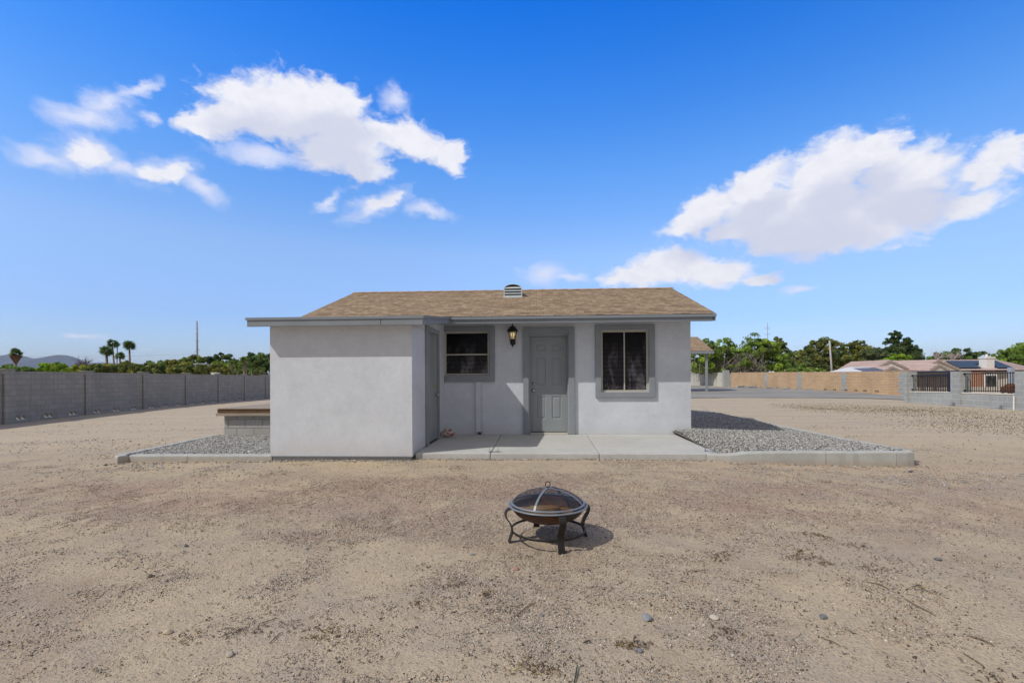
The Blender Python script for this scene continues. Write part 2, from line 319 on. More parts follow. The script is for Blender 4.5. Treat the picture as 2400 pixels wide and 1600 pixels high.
# ------------------------------------------------------------------ helpers
def tag(o,label=None,cat=None,group=None,kind=None):
    if label:o['label']=label
    if cat:o['category']=cat
    if group:o['group']=group
    if kind:o['kind']=kind
    return o
def empty(name,loc,label,cat,group=None,rz=0):
    o=bpy.data.objects.new(name,None); COL.objects.link(o); o.location=loc; o.rotation_euler=(0,0,rz); o.empty_display_size=.2
    return tag(o,label,cat,group)
def link(name,me,m=None,parent=None,loc=None,rz=0):
    o=bpy.data.objects.new(name,me); COL.objects.link(o)
    if m is not None: me.materials.append(m)
    if parent is not None: o.parent=parent
    if loc is not None: o.location=loc
    if rz: o.rotation_euler=(0,0,rz)
    return o
class MB:
    """collects shapes, links them as one mesh"""
    def __init__(s): s.v=[]; s.f=[]; s.uv={}
    def add(s,vs,fs):
        o=len(s.v); s.v+= [tuple(map(float,p)) for p in vs]; s.f+=[tuple(i+o for i in f) for f in fs]; return s
    def box(s,x0,x1,y0,y1,z0,z1):
        return s.add([(x0,y0,z0),(x1,y0,z0),(x1,y1,z0),(x0,y1,z0),(x0,y0,z1),(x1,y0,z1),(x1,y1,z1),(x0,y1,z1)],
            [(3,2,1,0),(4,5,6,7),(0,1,5,4),(1,2,6,5),(2,3,7,6),(3,0,4,7)])
    def prism(s,poly,z0,z1):
        n=len(poly); vs=[(p[0],p[1],z0) for p in poly]+[(p[0],p[1],(z1 if not callable(z1) else z1(p))) for p in poly]
        return s.add(vs,[tuple(range(n-1,-1,-1)),tuple(range(n,2*n))]+[(i,(i+1)%n,n+(i+1)%n,n+i) for i in range(n)])
    def slab(s,pts,n,th):
        """polygon (3-D) thickened along vector n"""
        n=np.array(n,float)*th; k=len(pts); a=[tuple(p) for p in pts]; b=[tuple(np.array(p)+n) for p in pts]
        return s.add(a+b,[tuple(range(k-1,-1,-1)),tuple(range(k,2*k))]+[(i,(i+1)%k,k+(i+1)%k,k+i) for i in range(k)])
    def tube(s,pts,rad,n=8,cap=True,flat=None):
        pts=[np.array(p,float) for p in pts]; rad=rad if hasattr(rad,'__len__') else [rad]*len(pts)
        vs=[];fs=[]; prev=None
        for i,p in enumerate(pts):
            t=pts[min(i+1,len(pts)-1)]-pts[max(i-1,0)]; t/=np.linalg.norm(t)+1e-12
            if prev is None:
                a=np.array([0,0,1.]) if abs(t[2])<.9 else np.array([1.,0,0])
                e1=np.cross(t,a)
            else: e1=prev-t*(prev@t)
            e1/=np.linalg.norm(e1); e2=np.cross(t,e1); prev=e1
            for k in range(n):
                a=2*math.pi*k/n; vs.append(p+rad[i]*(math.cos(a)*e1+math.sin(a)*e2))
        for i in range(len(pts)-1):
            for k in range(n): fs.append((i*n+k,i*n+(k+1)%n,(i+1)*n+(k+1)%n,(i+1)*n+k))
        if cap: fs.append(tuple(range(n-1,-1,-1))); fs.append(tuple((len(pts)-1)*n+k for k in range(n)))
        return s.add(vs,fs)
    def lathe(s,prof,n=32,c=(0,0,0),close=False):
        vs=[];fs=[]
        for (r,z) in prof:
            for k in range(n):
                a=2*math.pi*k/n; vs.append((c[0]+r*math.cos(a),c[1]+r*math.sin(a),c[2]+z))
        m=len(prof)
        for i in range(m-1 if not close else m):
            j=(i+1)%m
            for k in range(n): fs.append((i*n+k,i*n+(k+1)%n,j*n+(k+1)%n,j*n+k))
        return s.add(vs,fs)
    def torus(s,c,R,rx,rz,n=48,k=10,normal=None,e1=None):
        """ring of elliptic section; flat in XY unless normal given"""
        vs=[];fs=[]
        N=np.array(normal if normal is not None else (0,0,1.),float); E=np.array(e1 if e1 is not None else (1.,0,0)); F=np.cross(N,E)
        for i in range(n):
            a=2*math.pi*i/n; d=math.cos(a)*E+math.sin(a)*F
            for j in range(k):
                b=2*math.pi*j/k; vs.append(np.array(c)+d*(R+rx*math.cos(b))+N*rz*math.sin(b))
        for i in range(n):
            for j in range(k): fs.append((i*k+j,((i+1)%n)*k+j,((i+1)%n)*k+(j+1)%k,i*k+(j+1)%k))
        return s.add(vs,fs)
    def ribbon(s,pts,side,w,nrm,th):
        """flat bar following pts; side = width direction per point, nrm = thickness direction per point"""
        vs=[];fs=[]
        for i,p in enumerate(pts):
            p=np.array(p,float); a=np.array(side[i])*w/2; b=np.array(nrm[i])*th/2
            vs+=[p-a-b,p+a-b,p+a+b,p-a+b]
        for i in range(len(pts)-1):
            for k in range(4): fs.append((4*i+k,4*i+(k+1)%4,4*i+4+(k+1)%4,4*i+4+k))
        fs.append((3,2,1,0)); q=4*(len(pts)-1); fs.append((q,q+1,q+2,q+3))
        return s.add(vs,fs)
    def build(s,name,m=None,parent=None,loc=None,rz=0,bevel=0,smooth=False,local=True):
        """verts are world coordinates; parented pieces are stored relative to the parent"""
        me=bpy.data.meshes.new(name); V=s.v
        me.from_pydata(V,[],s.f); me.validate()
        bm=bmesh.new(); bm.from_mesh(me); bmesh.ops.recalc_face_normals(bm,faces=bm.faces); bm.to_mesh(me); bm.free()
        if smooth: me.shade_smooth()
        o=link(name,me,m,parent,loc,rz)
        if bevel:
            b=o.modifiers.new('bevel','BEVEL'); b.width=bevel; b.segments=2; b.limit_method='ANGLE'; b.angle_limit=math.radians(40)
        return o
def under(parent,mb,name,m,bevel=0,smooth=False,label=None,origin=None):
    """build mb (world coordinates) as a child of an unrotated parent"""
    o0=np.array(origin if origin is not None else (parent.location if parent.parent is None else Vector(parent.location)+Vector(parent.parent.location)))
    mb.v=[tuple(np.array(p)-o0) for p in mb.v]
    o=mb.build(name,m,parent,bevel=bevel,smooth=smooth)
    if label:o['label']=label
    return o
def sub(part,mb,name,m,**k):  # child of a part whose own location is 0 under its thing
    root=part.parent; return under(part,mb,name,m,origin=root.location,**k)
# ------------------------------------------------------------------ terrain
CP=[(-6,7.5,-.05),(-4,7.5,-.02),(-2,7.5,0),(0,7.5,0),(2.5,7.5,0),(4,7.45,-.03),(5.6,7.4,-.06),(7,7,-.04),(0,2,-.02),(-3,3,-.04),(3,3,-.02),(0,4,0),(6,3,.0),(-6,3,-.1),
    (-7.3,10.5,.0),(-4,12,.0),(3,12,.03),(6.2,12,.06),(6.3,18,.07),(-10,5,-.18),(-10,14,-.15),(10,8,0.02),(-4,-8,-.1),(6,-8,0),(-12,-8,-.2)]
def _cp(x,y,D): p=at(x,y,D); CP.append((p[0],p[1],p[2]))
_cp(0,995,17.1); _cp(330,961,23.6); _cp(632,933.6,40); _cp(2370,959,16.5); _cp(2125,944,21); _cp(2125,927,28); _cp(1900,914,36); _cp(1720,907,50); _cp(1620,902,58)
CP+=[(-25,80,-.5),(0,70,.1),(40,80,.3),(-40,10,-.4),(40,10,.2),(-60,60,-.5),(60,40,.3),(20,20,.1)]
CPA=np.array(CP)
def _U(r2): return r2*np.log(r2+1e-9)
_n=len(CPA); _K=_U(((CPA[:,None,:2]-CPA[None,:,:2])**2).sum(-1))+np.eye(_n)*2.; _Pm=np.hstack([np.ones((_n,1)),CPA[:,:2]])
_A=np.block([[_K,_Pm],[_Pm.T,np.zeros((3,3))]]); _sol=np.linalg.solve(_A,np.r_[CPA[:,2],0,0,0])
def vnoise(x,y,seed=0):
    xi=np.floor(x).astype(np.int64); yi=np.floor(y).astype(np.int64); fx=x-xi; fy=y-yi
    def h(a,b):
        k=(a*374761393+b*668265263+seed*1442695041)&0xffffffff; k=((k^(k>>13))*1274126177)&0xffffffff; return ((k^(k>>16))&0xffff)/65535.
    sx=fx*fx*(3-2*fx); sy=fy*fy*(3-2*fy)
    return (h(xi,yi)*(1-sx)+h(xi+1,yi)*sx)*(1-sy)+(h(xi,yi+1)*(1-sx)+h(xi+1,yi+1)*sx)*sy-.5
def terr_base(x,y):
    x=np.asarray(x,float); y=np.asarray(y,float); s=x.shape; x=x.ravel(); y=y.ravel()
    z=_sol[_n]+_sol[_n+1]*x+_sol[_n+2]*y
    for i in range(_n): z=z+_sol[i]*_U((x-CPA[i,0])**2+(y-CPA[i,1])**2)
    d=np.hypot(x,y-20); w=np.clip((d-60)/60,0,1); w=w*w*(3-2*w)
    z=np.clip(z,-.8,.5)
    return (z*(1-w)+w*-.2).reshape(s)
def terr(x,y):
    x=np.asarray(x,float); y=np.asarray(y,float)
    z=terr_base(x,y)
    d=np.hypot(x,y); near=np.clip(1-(d-30)/40,0,1)
    a=np.where(y>6.9,.35,1.)   # calmer beside the kerbs and slab
    z=z+near*a*(.035*vnoise(x*.9,y*.9,1)+.028*vnoise(x*2.3,y*2.3,2)+.018*vnoise(x*5.3,y*5.3,3)+.008*vnoise(x*13,y*13,4))
    return z
def T(x,y): return float(terr(np.array([x]),np.array([y]))[0])
def sheet():
    n=760; m=620
    tx=np.linspace(-7.7,7.7,n); xs=3*np.sinh(tx)
    ty=np.linspace(-4.5,8.0,m); ys=4+2.2*np.sinh(ty)
    Xg,Yg=np.meshgrid(xs,ys); Zg=terr(Xg,Yg)
    # the pad under the house, slab and gravel beds is cut lower so nothing pokes through
    V=np.stack([Xg,Yg,Zg],-1).reshape(-1,3)
    i=np.arange(n-1)[None,:]+n*np.arange(m-1)[:,None]; F=np.stack([i,i+1,i+n+1,i+n],-1).reshape(-1,4)
    x,y=V[:,0],V[:,1]
    pad=((x>-1.8)&(x<2.55)&(y>7.8)&(y<10.3))|((x>-4.2)&(x<-2.1)&(y>7.8)&(y<10.3))|((x>-4.6)&(x<5.7)&(y>10.4)&(y<16.5))|((x>-6.6)&(x<-4.3)&(y>7.9)&(y<10.4))|((x>2.4)&(x<5.5)&(y>7.8)&(y<17))
    V[pad,2]-=.12
    me=bpy.data.meshes.new('ground'); me.vertices.add(len(V)); me.vertices.foreach_set('co',V.ravel())
    me.loops.add(F.size); me.loops.foreach_set('vertex_index',F.ravel().astype(np.int32)); me.polygons.add(len(F)); me.polygons.foreach_set('loop_start',np.arange(0,F.size,4,dtype=np.int32))
    me.update(calc_edges=True); me.shade_smooth()
    tag(link('ground',me,M['ground']),kind='structure')
sheet()
def fastmesh(name,V,F,colors,m,kind=None,label=None,cat=None,parent=None,smooth=False):
    """V (N,3), F (M,k) arrays, colors (N,3)"""
    me=bpy.data.meshes.new(name); V=np.ascontiguousarray(V,dtype=np.float32); F=np.ascontiguousarray(F,dtype=np.int32); k=F.shape[1]
    me.vertices.add(len(V)); me.vertices.foreach_set('co',V.ravel()); me.loops.add(F.size); me.loops.foreach_set('vertex_index',F.ravel())
    me.polygons.add(len(F)); me.polygons.foreach_set('loop_start',np.arange(0,F.size,k,dtype=np.int32)); me.update(calc_edges=True)
    if colors is not None:
        a=me.color_attributes.new('Col','FLOAT_COLOR','POINT'); a.data.foreach_set('color',np.hstack([colors,np.ones((len(colors),1))]).astype(np.float32).ravel())
    if smooth: me.shade_smooth()
    o=link(name,me,m,parent); return tag(o,label,cat,kind=kind)
OV=np.array([(1,0,0),(-1,0,0),(0,1,0),(0,-1,0),(0,0,1),(0,0,-1)],float); OF=np.array([(0,2,4),(2,1,4),(1,3,4),(3,0,4),(2,0,5),(1,2,5),(3,1,5),(0,3,5)])
_bm=bmesh.new(); bmesh.ops.create_icosphere(_bm,subdivisions=1,radius=1); _bm.verts.ensure_lookup_table()
IV=np.array([v.co[:] for v in _bm.verts]); IF=np.array([[v.index for v in f.verts] for f in _bm.faces]); _bm.free()
def scatter(P,size,colors,BV,BF,flat=.6,jit=.25,rng=RNG):
    """random stones: P (N,3), size (N,), colors (N,3) -> V,F,C"""
    N=len(P); k=len(BV)
    B=BV[None]*(1+rng.uniform(-jit,jit,(N,k,1)))+rng.uniform(-jit*.5,jit*.5,(N,k,3))
    B=B*np.stack([rng.uniform(.7,1.3,N),rng.uniform(.6,1.1,N),rng.uniform(flat*.7,flat*1.2,N)],-1)[:,None]
    # random tilt then yaw
    ax=rng.uniform(-.6,.6,N); az=rng.uniform(0,6.283,N)
    c,s=np.cos(ax)[:,None],np.sin(ax)[:,None]; y,z=B[:,:,1]*c-B[:,:,2]*s,B[:,:,1]*s+B[:,:,2]*c
    c,s=np.cos(az)[:,None],np.sin(az)[:,None]; x2,y2=B[:,:,0]*c-y*s,B[:,:,0]*s+y*c
    V=np.stack([x2,y2,z],-1)*size[:,None,None]+P[:,None]
    F=BF[None]+(np.arange(N)*k)[:,None,None]
    return V.reshape(-1,3),F.reshape(-1,BF.shape[1]),np.repeat(colors,k,0)
def palette(cols,w,N,var=.15,rng=RNG):
    cols=np.array(cols,float); i=rng.choice(len(cols),N,p=np.array(w)/sum(w)); return cols[i]*rng.uniform(1-var,1+var,(N,1))
# ------------------------------------------------------------------ loose pebbles on the dirt
def in_hard(x,y):  # slab, house, beds
    return ((x>-4.35)&(x<2.8)&(y>7.5)&(y<16))|((x>-6.95)&(x<-4.3)&(y>7.5)&(y<16))|((x>2.6)&(x<6.1)&(y>7.45)&(y<18))
def pebbles():
    rng=RNG
    N=520000; d=2.0*(9.0/2.0)**rng.uniform(0,1,N)**.75; a=rng.uniform(-.9,.9,N); d=d*(1+.0*a)
    x=d*np.tan(a)*.92; y=d; x=x-.05*y
    big=vnoise(x*.55+9,y*.9,21); mid=vnoise(x*1.9,y*2.6,22); fin=vnoise(x*6,y*7,23)
    dens=np.clip(.16+1.3*big+1.5*mid+1.1*fin,0.012,1)
    band=np.exp(-((y-5.3)/1.3)**2); dens=np.clip(dens+.22*band,0,1)*np.where(y>7.5,.5,1)
    keep=(rng.uniform(0,1,N)<dens*1.1)&~in_hard(x,y)
    x,y,band,mid=x[keep],y[keep],band[keep],mid[keep]; n=len(x); d=y
    s=rng.gamma(1.7,.0011,n)+.0014+.0004*d; s=np.clip(s,.002,.016)
    z=terr(x,y)+s*.15
    c=palette([(.46,.385,.30),(.33,.295,.25),(.56,.50,.42),(.38,.27,.20),(.20,.19,.18),(.10,.08,.06)],[3.6,3.2,1.0,1.0,1.6,2.0],n)
    red=palette([(.37,.25,.19),(.42,.31,.25),(.31,.24,.20)],[1,1,1],n)
    rm=rng.uniform(0,1,n)<np.clip(band*(.35+1.1*mid),0,.6); c[rm]=red[rm]
    V,F,C=scatter(np.stack([x,y,z],-1),s,c,OV,OF,.65)
    fastmesh('pebbles',V,F,C,M['stone'],kind='stuff',label='fine pebbles scattered over the tan dirt yard',cat='pebbles')
    # crumbs of broken mortar and gravel along the foot of slab and kerbs
    n=2600; x=rng.uniform(-6.8,5.9,n); y=7.56-np.abs(rng.normal(0,.05,n))-np.where(x>2.8,.08,0)+np.where((x>-1.95)&(x<2.8),.09,0)
    w=np.where((x>-4.4)&(x<1.8),1,.35); k=rng.uniform(0,1,n)<w; x,y=x[k],y[k]; s=rng.uniform(.006,.02,len(x)); z=terr(x,y)+s*.2
    c=palette([(.38,.37,.35),(.20,.18,.16),(.44,.44,.43),(.36,.26,.18)],[1.5,2.5,.6,2],len(x))
    V,F,C=scatter(np.stack([x,y,z],-1),s,c,IV,IF,.6); fastmesh('rubble',V,F,C,M['stone'],kind='stuff',label='crumbs of broken concrete along the foot of the slab and kerb',cat='rubble')
pebbles()
# ------------------------------------------------------------------ concrete slab, kerbs, gravel beds
mb=MB(); g=.006
j0=lambda t:(-.742+(-.76+.742)*t); 
fy=7.66
mb.prism([(-1.955,fy),(-.745-g,fy),(-.76-g,10.265),(-1.955,10.265)],-.15,.10)
mb.prism([(-.745+g,fy),(.98-g,fy),(1.045-g,10.265),(-.76+g,10.265)],-.15,.10)
mb.prism([(.98+g,fy),(2.62,fy),(2.86,7.80),(2.905,10.265),(1.045+g,10.265)],-.15,.10)
mb.prism([(-1.95,fy+.02),(2.8,fy+.02),(2.85,10.26),(-1.95,10.26)],-.2,.075)
sl_=mb.build('patio_slab',M['concrete'],bevel=.012); tag(sl_,kind='structure')
def kerb(name,pts,w,side):
    """pts: (x,y,ztop) along the outer top edge; width w to the left of travel * side"""
    raw=[np.array(p,float) for p in pts]; pts=[]; rk=np.random.default_rng(int(abs(raw[0][0])*100))
    for a_,b_ in zip(raw[:-1],raw[1:]):
        m_=max(1,int(np.linalg.norm(b_-a_)/.09))
        for q_ in range(m_): pts.append(a_+(b_-a_)*q_/m_)
    pts.append(raw[-1]); vs=[];fs=[]
    for p in pts[1:-1]: p+=np.array([0,rk.normal(0,.0022),rk.normal(0,.0026)])+(np.array([0,.006,-.009]) if rk.uniform()<.04 else 0)
    for i,p in enumerate(pts):
        t=pts[min(i+1,len(pts)-1)]-pts[max(i-1,0)]; t[2]=0; t/=np.linalg.norm(t); n=np.array([-t[1],t[0],0])*side
        r=.022
        for (o,dz) in ((0,-.45),(0,-r),(r*.35,-r*.3),(r,0),(w-r,0),(w-r*.35,-r*.3),(w,-r),(w,-.45)): vs.append(p+n*o+np.array([0,0,dz]))
    k=8
    for i in range(len(pts)-1):
        for j in range(k): fs.append((i*k+j,i*k+(j+1)%k,(i+1)*k+(j+1)%k,(i+1)*k+j))
    fs.append(tuple(range(k-1,-1,-1))); fs.append(tuple((len(pts)-1)*k+j for j in range(k)))
    o=MB().add(vs,fs).build(name,M['kerb']); return tag(o,kind='structure')
kerb('kerb',[(2.63,7.655,.098),(2.75,7.61,.098),(2.95,7.555,.108),(3.16,7.53,.135),(3.4,7.51,.15),(4.2,7.50,.158),(4.335,7.492,.156)],.17,1)
kerb('kerb',[(4.343,7.49,.157),(5.0,7.47,.166),(5.335,7.46,.168)],.17,1)
kerb('kerb',[(5.343,7.46,.168),(5.50,7.465,.168),(5.62,7.50,.168),(5.70,7.60,.165),(5.74,7.9,.16),(5.8,9.2,.13),(5.95,12.5,.11),(6.0,17.5,.11)],.14,1)
kerb('kerb',[(-7.32,10.75,.035),(-6.98,8.2,.05),(-6.92,7.85,.055),(-6.83,7.68,.06),(-6.72,7.61,.063)],.15,-1)
kerb('kerb',[(-6.712,7.608,.063),(-6.2,7.61,.064),(-5.73,7.615,.064)],.17,1)
kerb('kerb',[(-5.722,7.615,.064),(-5.0,7.62,.066),(-4.31,7.625,.066)],.17,1)
def bedz_r(x,y):
    return .098+.10*np.exp(-((x-3.2)/.8)**2)*np.exp(-((y-10.2)/1.6)**2)+.05*np.exp(-((x-4.4)/1.)**2-((y-9)/1.3)**2)+.03*np.clip((y-9)/6,0,1)+.02*vnoise(x*2,y*2,31)+.05*np.clip((x-3)/2.5,0,1)*np.clip((9.2-y)/1.5,0,1)
def bedz_l(x,y): return .035+.02*vnoise(x*2,y*2,32)+.0*x
def bed(name,x0,x1,y0,y1,inside,zf,n,seed,slabel):
    under_ok=(lambda X,Y:(X>2.72)&(X<5.86+.03*(Y-8))&(Y>7.56)&((X<5.45)|(Y>7.68))) if x0>0 else (lambda X,Y:(X<-4.2)&(X>-6.98-.13*(Y-7.8))&(Y>7.66)&((X>-6.6)|(Y>7.8)))
    rng=np.random.default_rng(seed)
    nx,ny=int((x1-x0)/.12),int((y1-y0)/.12); xs=np.linspace(x0,x1,nx); ys=np.linspace(y0,y1,ny); X,Y=np.meshgrid(xs,ys); ok=under_ok(X,Y); Z=zf(X,Y)-.02
    V=np.stack([X,Y,Z],-1).reshape(-1,3); i=np.arange(nx-1)[None]+nx*np.arange(ny-1)[:,None]; F=np.stack([i,i+1,i+nx+1,i+nx],-1).reshape(-1,4)
    okf=ok.ravel()[F].all(1); tag(fastmesh('gravel_underlay',V,F[okf],None,M['gravelbed'],smooth=True),kind='structure')
    x=rng.uniform(x0,x1,n); y=rng.uniform(y0,y1,n); k=inside(x,y); x,y=x[k],y[k]
    s=rng.uniform(.013,.030,len(x)); z=zf(x,y)+rng.uniform(-.012,.012,len(x))
    c=palette([(.39,.385,.355),(.28,.28,.265),(.46,.44,.385),(.185,.19,.195),(.33,.305,.30),(.56,.54,.49)],[3,3.2,1.4,2.2,.8,.4],len(x))
    V,F,C=scatter(np.stack([x,y,z],-1),s*.98,c,OV,OF,.6,.32,rng)
    fastmesh(name,V,F,C,M['stone'],kind='stuff',label=slabel,cat='gravel')
def in_r(x,y):
    left=np.where(y<10.28,2.86+.05*(y-7.8)/2.5+np.clip((7.85-y)*1.2,-1,1)*0,3.20); left=np.where(y<7.8,2.78,left)
    right=5.64+.03*(y-8); return (x>left-.03)&(x<right)&(y>np.where(x<3.3,7.74,7.66))&(y<17.3)
def in_l(x,y): return (x<-4.32)&(x>-6.83-.13*(y-7.8))&(y>7.76)&(y<10.62)
bed('gravel_bed',2.7,6.1,7.6,17.4,in_r,bedz_r,76000,3,'grey crushed gravel in the kerbed bed right of the shed')
bed('gravel_bed',-7.3,-4.3,7.7,10.7,in_l,bedz_l,28000,4,'grey crushed gravel in the kerbed bed below the wooden platform')
# strays thrown out of the beds
def strays():
    rng=np.random.default_rng(9); n=700; x=np.r_[rng.normal(-5.6,.9,n),rng.normal(4.3,1.6,n)]; y=np.r_[7.5-np.abs(rng.normal(0,.55,n)),7.3-np.abs(rng.normal(0,.7,n))]
    k=(y>4.5)&(rng.uniform(0,1,len(x))<.6*np.clip(.4+2*vnoise(x*1.3,y*3,55),.05,1)); x,y=x[k],y[k]; s=rng.uniform(.009,.022,len(x))
    V,F,C=scatter(np.stack([x,y,terr(x,y)+s*.2],-1),s,palette([(.32,.34,.36),(.42,.42,.42),(.24,.22,.2)],[2,1,1],len(x)),IV,IF,.5,.22,rng)
    fastmesh('stray_gravel',V,F,C,M['stone'],kind='stuff',label='stray gravel stones kicked onto the dirt in front of the kerbs',cat='gravel')
strays()
def far_pebbles():
    rng=np.random.default_rng(33); n=90000; side=rng.uniform(0,1,n)<.55
    y=7.2+rng.uniform(0,1,n)**1.5*17; x=np.where(side,-7.4-rng.uniform(0,1,n)**1.3*12,6.4+rng.uniform(0,1,n)**1.3*11)
    den=np.clip(.08+1.8*vnoise(x*.22+y*.15,y*1.5-x*.25,41)+1.1*vnoise(x*1.3,y*3,42),.004,1)*np.clip(1.2-(y-7)/16,.15,1)
    k=(rng.uniform(0,1,n)<den*.6)&(x>-18+.1*y); x,y=x[k],y[k]; s=rng.gamma(2,.0028,len(x))+.003
    V,F,C=scatter(np.stack([x,y,terr(x,y)+s*.2],-1),s,palette([(.36,.30,.24),(.20,.17,.14),(.50,.44,.36),(.12,.10,.08)],[2,3,.8,2],len(x)),OV,OF,.6)
    fastmesh('pebbles',V,F,C,M['stone'],kind='stuff',label='streaks of small dark stones on the pale dirt beside the shed',cat='pebbles')
far_pebbles()
# ------------------------------------------------------------------ the shed house
house=empty('stucco_shed',(0,9,0),'pale grey stucco shed house with brown shingle roof and grey trim','shed')
YW=10.273; XR=3.22; XB=-1.98; YB=7.567; XBL=-4.297; XML=-4.6; YBACK=15.15
def sheet_open(mb,A,U,Vv,w,h,ops,depth,N):
    """wall face: origin A, axes U (across) and Vv (up), size w x h(u) with openings (u0,u1,v0,v1,depth); reveals go along -N"""
    A,U,Vv,N=[np.array(q,float) for q in (A,U,Vv,N)]
    us=sorted({0,w}|{o[0] for o in ops}|{o[1] for o in ops}); vs=sorted({0,h}|{o[2] for o in ops}|{o[3] for o in ops})
    P=lambda u,v,d=0: tuple(A+U*u+Vv*v-N*d)
    for i in range(len(us)-1):
        for j in range(len(vs)-1):
            uc,vc=(us[i]+us[i+1])/2,(vs[j]+vs[j+1])/2
            if any(o[0]<uc<o[1] and o[2]<vc<o[3] for o in ops): continue
            mb.add([P(us[i],vs[j]),P(us[i+1],vs[j]),P(us[i+1],vs[j+1]),P(us[i],vs[j+1])],[(0,1,2,3)])
    for o in ops:
        u0,u1,v0,v1,d=o
        for a,b in (((u0,v0),(u1,v0)),((u1,v0),(u1,v1)),((u1,v1),(u0,v1)),((u0,v1),(u0,v0))):
            mb.add([P(*a),P(*b),P(*b,d),P(*a,d)],[(0,1,2,3)])
    return mb
ZT=2.37
mb=MB()
D0,D1,DT=-.171,.668,2.24
sheet_open(mb,(XB,YW,-.1),(1,0,0),(0,0,1),XR-XB,ZT+.1,[(D0-XB,D1-XB,.1,DT+.1,.2),(1.355-XB,2.345-XB,1.10,2.39,.12),(0.004,-1.010-XB,1.465,2.40,.12)],.2,(0,-1,0))
mb.add([(XR,YW,-.1),(XR,YBACK,-.1),(XR,YBACK,ZT),(XR,YW,ZT)],[(0,1,2,3)])
mb.add([(XR,YBACK,-.1),(XML,YBACK,-.1),(XML,YBACK,ZT),(XR,YBACK,ZT)],[(0,1,2,3)])
mb.add([(XML,YBACK,-.1),(XML,YW,-.1),(XML,YW,ZT),(XML,YBACK,ZT)],[(0,1,2,3)])
mb.add([(XML,YW,-.1),(XBL,YW,-.1),(XBL,YW,ZT),(XML,YW,ZT)],[(0,1,2,3)])
RZ=lambda y:2.533+(y-9.629)*.348           # main roof top surface
YR=12.728
for X in (XR,XML): mb.add([(X,YW,ZT),(X,YBACK,ZT),(X,YBACK,RZ(YW)-.13),(X,YR,RZ(YR)-.13),(X,YW,RZ(YW)-.13)],[(0,1,2,3,4)])
mb.add([(XR,YW,ZT),(XML,YW,ZT),(XML,YW,RZ(YW)-.125),(XR,YW,RZ(YW)-.125)],[(0,1,2,3)])
# bump-out: front, left and door side
BZ=lambda y:2.263+(y-7.315)*.117           # shed roof top surface of the bump-out
def btop(y): return BZ(y)-.14
sheet_open(mb,(XBL,YB,.06),(1,0,0),(0,0,1),XB-XBL,btop(YB)-.06,[],0,(0,-1,0))
sy0,sy1,sz1=8.59,9.43,2.157
sheet_open(mb,(XB,YB,.06),(0,1,0),(0,0,1),YW-YB,btop(YB)-.06,[(sy0-YB,sy1-YB,.045,sz1-.06,.12)],.1,(1,0,0))
mb.add([(XB,YB,btop(YB)),(XB,YW,btop(YB)),(XB,YW,btop(YW))],[(0,1,2)])
mb.add([(XBL,YB,.06),(XBL,YW,.06),(XBL,YW,btop(YW)),(XBL,YB,btop(YB))],[(0,1,2,3)])
mb.add([(XBL,YB,.06),(XB,YB,.06),(XB,YW,.06),(XBL,YW,.06)],[(0,1,2,3)])
wall=under(house,mb,'wall',M['stucco'])
wl=wall.data; bm=bmesh.new(); bm.from_mesh(wl); bmesh.ops.remove_doubles(bm,verts=bm.verts,dist=1e-4); bm.to_mesh(wl); bm.free()
# dark room behind the openings
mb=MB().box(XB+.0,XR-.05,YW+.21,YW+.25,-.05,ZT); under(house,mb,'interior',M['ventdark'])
# weep screed + foundation of the bump-out
mb=MB().box(XBL+.03,XB-.03,YB+.028,YW,-.2,.058); under(house,mb,'foundation',M['found'])
mb=MB().box(XBL+.005,XB-.005,YB-.006,YB+.02,.052,.0665); under(house,mb,'weep_screed',M['drip'])
# main roof: one shingled mesh with uv in metres
XRL,XRR=-4.899,3.517; YE=9.629; YE2=2*YR-YE
def shingle_plane(mb,uv,x0,x1,ya,yb,za,zb):
    L=math.hypot(yb-ya,zb-za); n=round(L/.14)
    for i in range(n):
        t0,t1=i/n,(i+1)/n; lift=.009
        a0=(ya+(yb-ya)*t0,za+(zb-za)*t0+lift); a1=(ya+(yb-ya)*t1,za+(zb-za)*t1+.001)
        o=len(mb.v); mb.add([(x0,*a0),(x1,*a0),(x1,*a1),(x0,*a1)],[(0,1,2,3)]); uv+=[(x0,L*t0),(x1,L*t0),(x1,L*t1),(x0,L*t1)]
        o=len(mb.v); mb.add([(x0,a0[0],a0[1]-lift),(x1,a0[0],a0[1]-lift),(x1,*a0),(x0,*a0)],[(0,1,2,3)]); uv+=[(x0,L*t0),(x1,L*t0),(x1,L*t0+.001),(x0,L*t0+.001)]
def roof_mesh(name,parent,planes,solid,m):
    mb=MB(); uv=[]
    for p in planes: shingle_plane(mb,uv,*p)
    for v,f in solid: mb.add(v,f); uv+=[(q[0],q[1]) for q in v]
    o0=np.array(parent.location); V=[tuple(np.array(p)-o0) for p in mb.v]
    me=bpy.data.meshes.new(name); me.from_pydata(V,[],mb.f); l=me.uv_layers.new(name='UVMap')
    for lp in me.loops: l.data[lp.index].uv=uv[lp.vertex_index]
    return link(name,me,m,parent)
th=.10
solid=[([(XRL+.01,YE+.02,RZ(YE)-.02),(XRR-.01,YE+.02,RZ(YE)-.02),(XRR-.01,YR,RZ(YR)-.02),(XRL+.01,YR,RZ(YR)-.02),(XRR-.01,YE2,RZ(YE)-.02),(XRL+.01,YE2,RZ(YE)-.02),
        (XRL+.01,YE+.02,RZ(YE)-.02-th),(XRR-.01,YE+.02,RZ(YE)-.02-th),(XRR-.01,YR,RZ(YR)-.02-th),(XRL+.01,YR,RZ(YR)-.02-th),(XRR-.01,YE2,RZ(YE)-.02-th),(XRL+.01,YE2,RZ(YE)-.02-th)],
        [(6,7,8,9),(9,8,10,11),(1,2,8,7),(2,4,10,8),(0,6,9,3),(3,9,11,5)])]
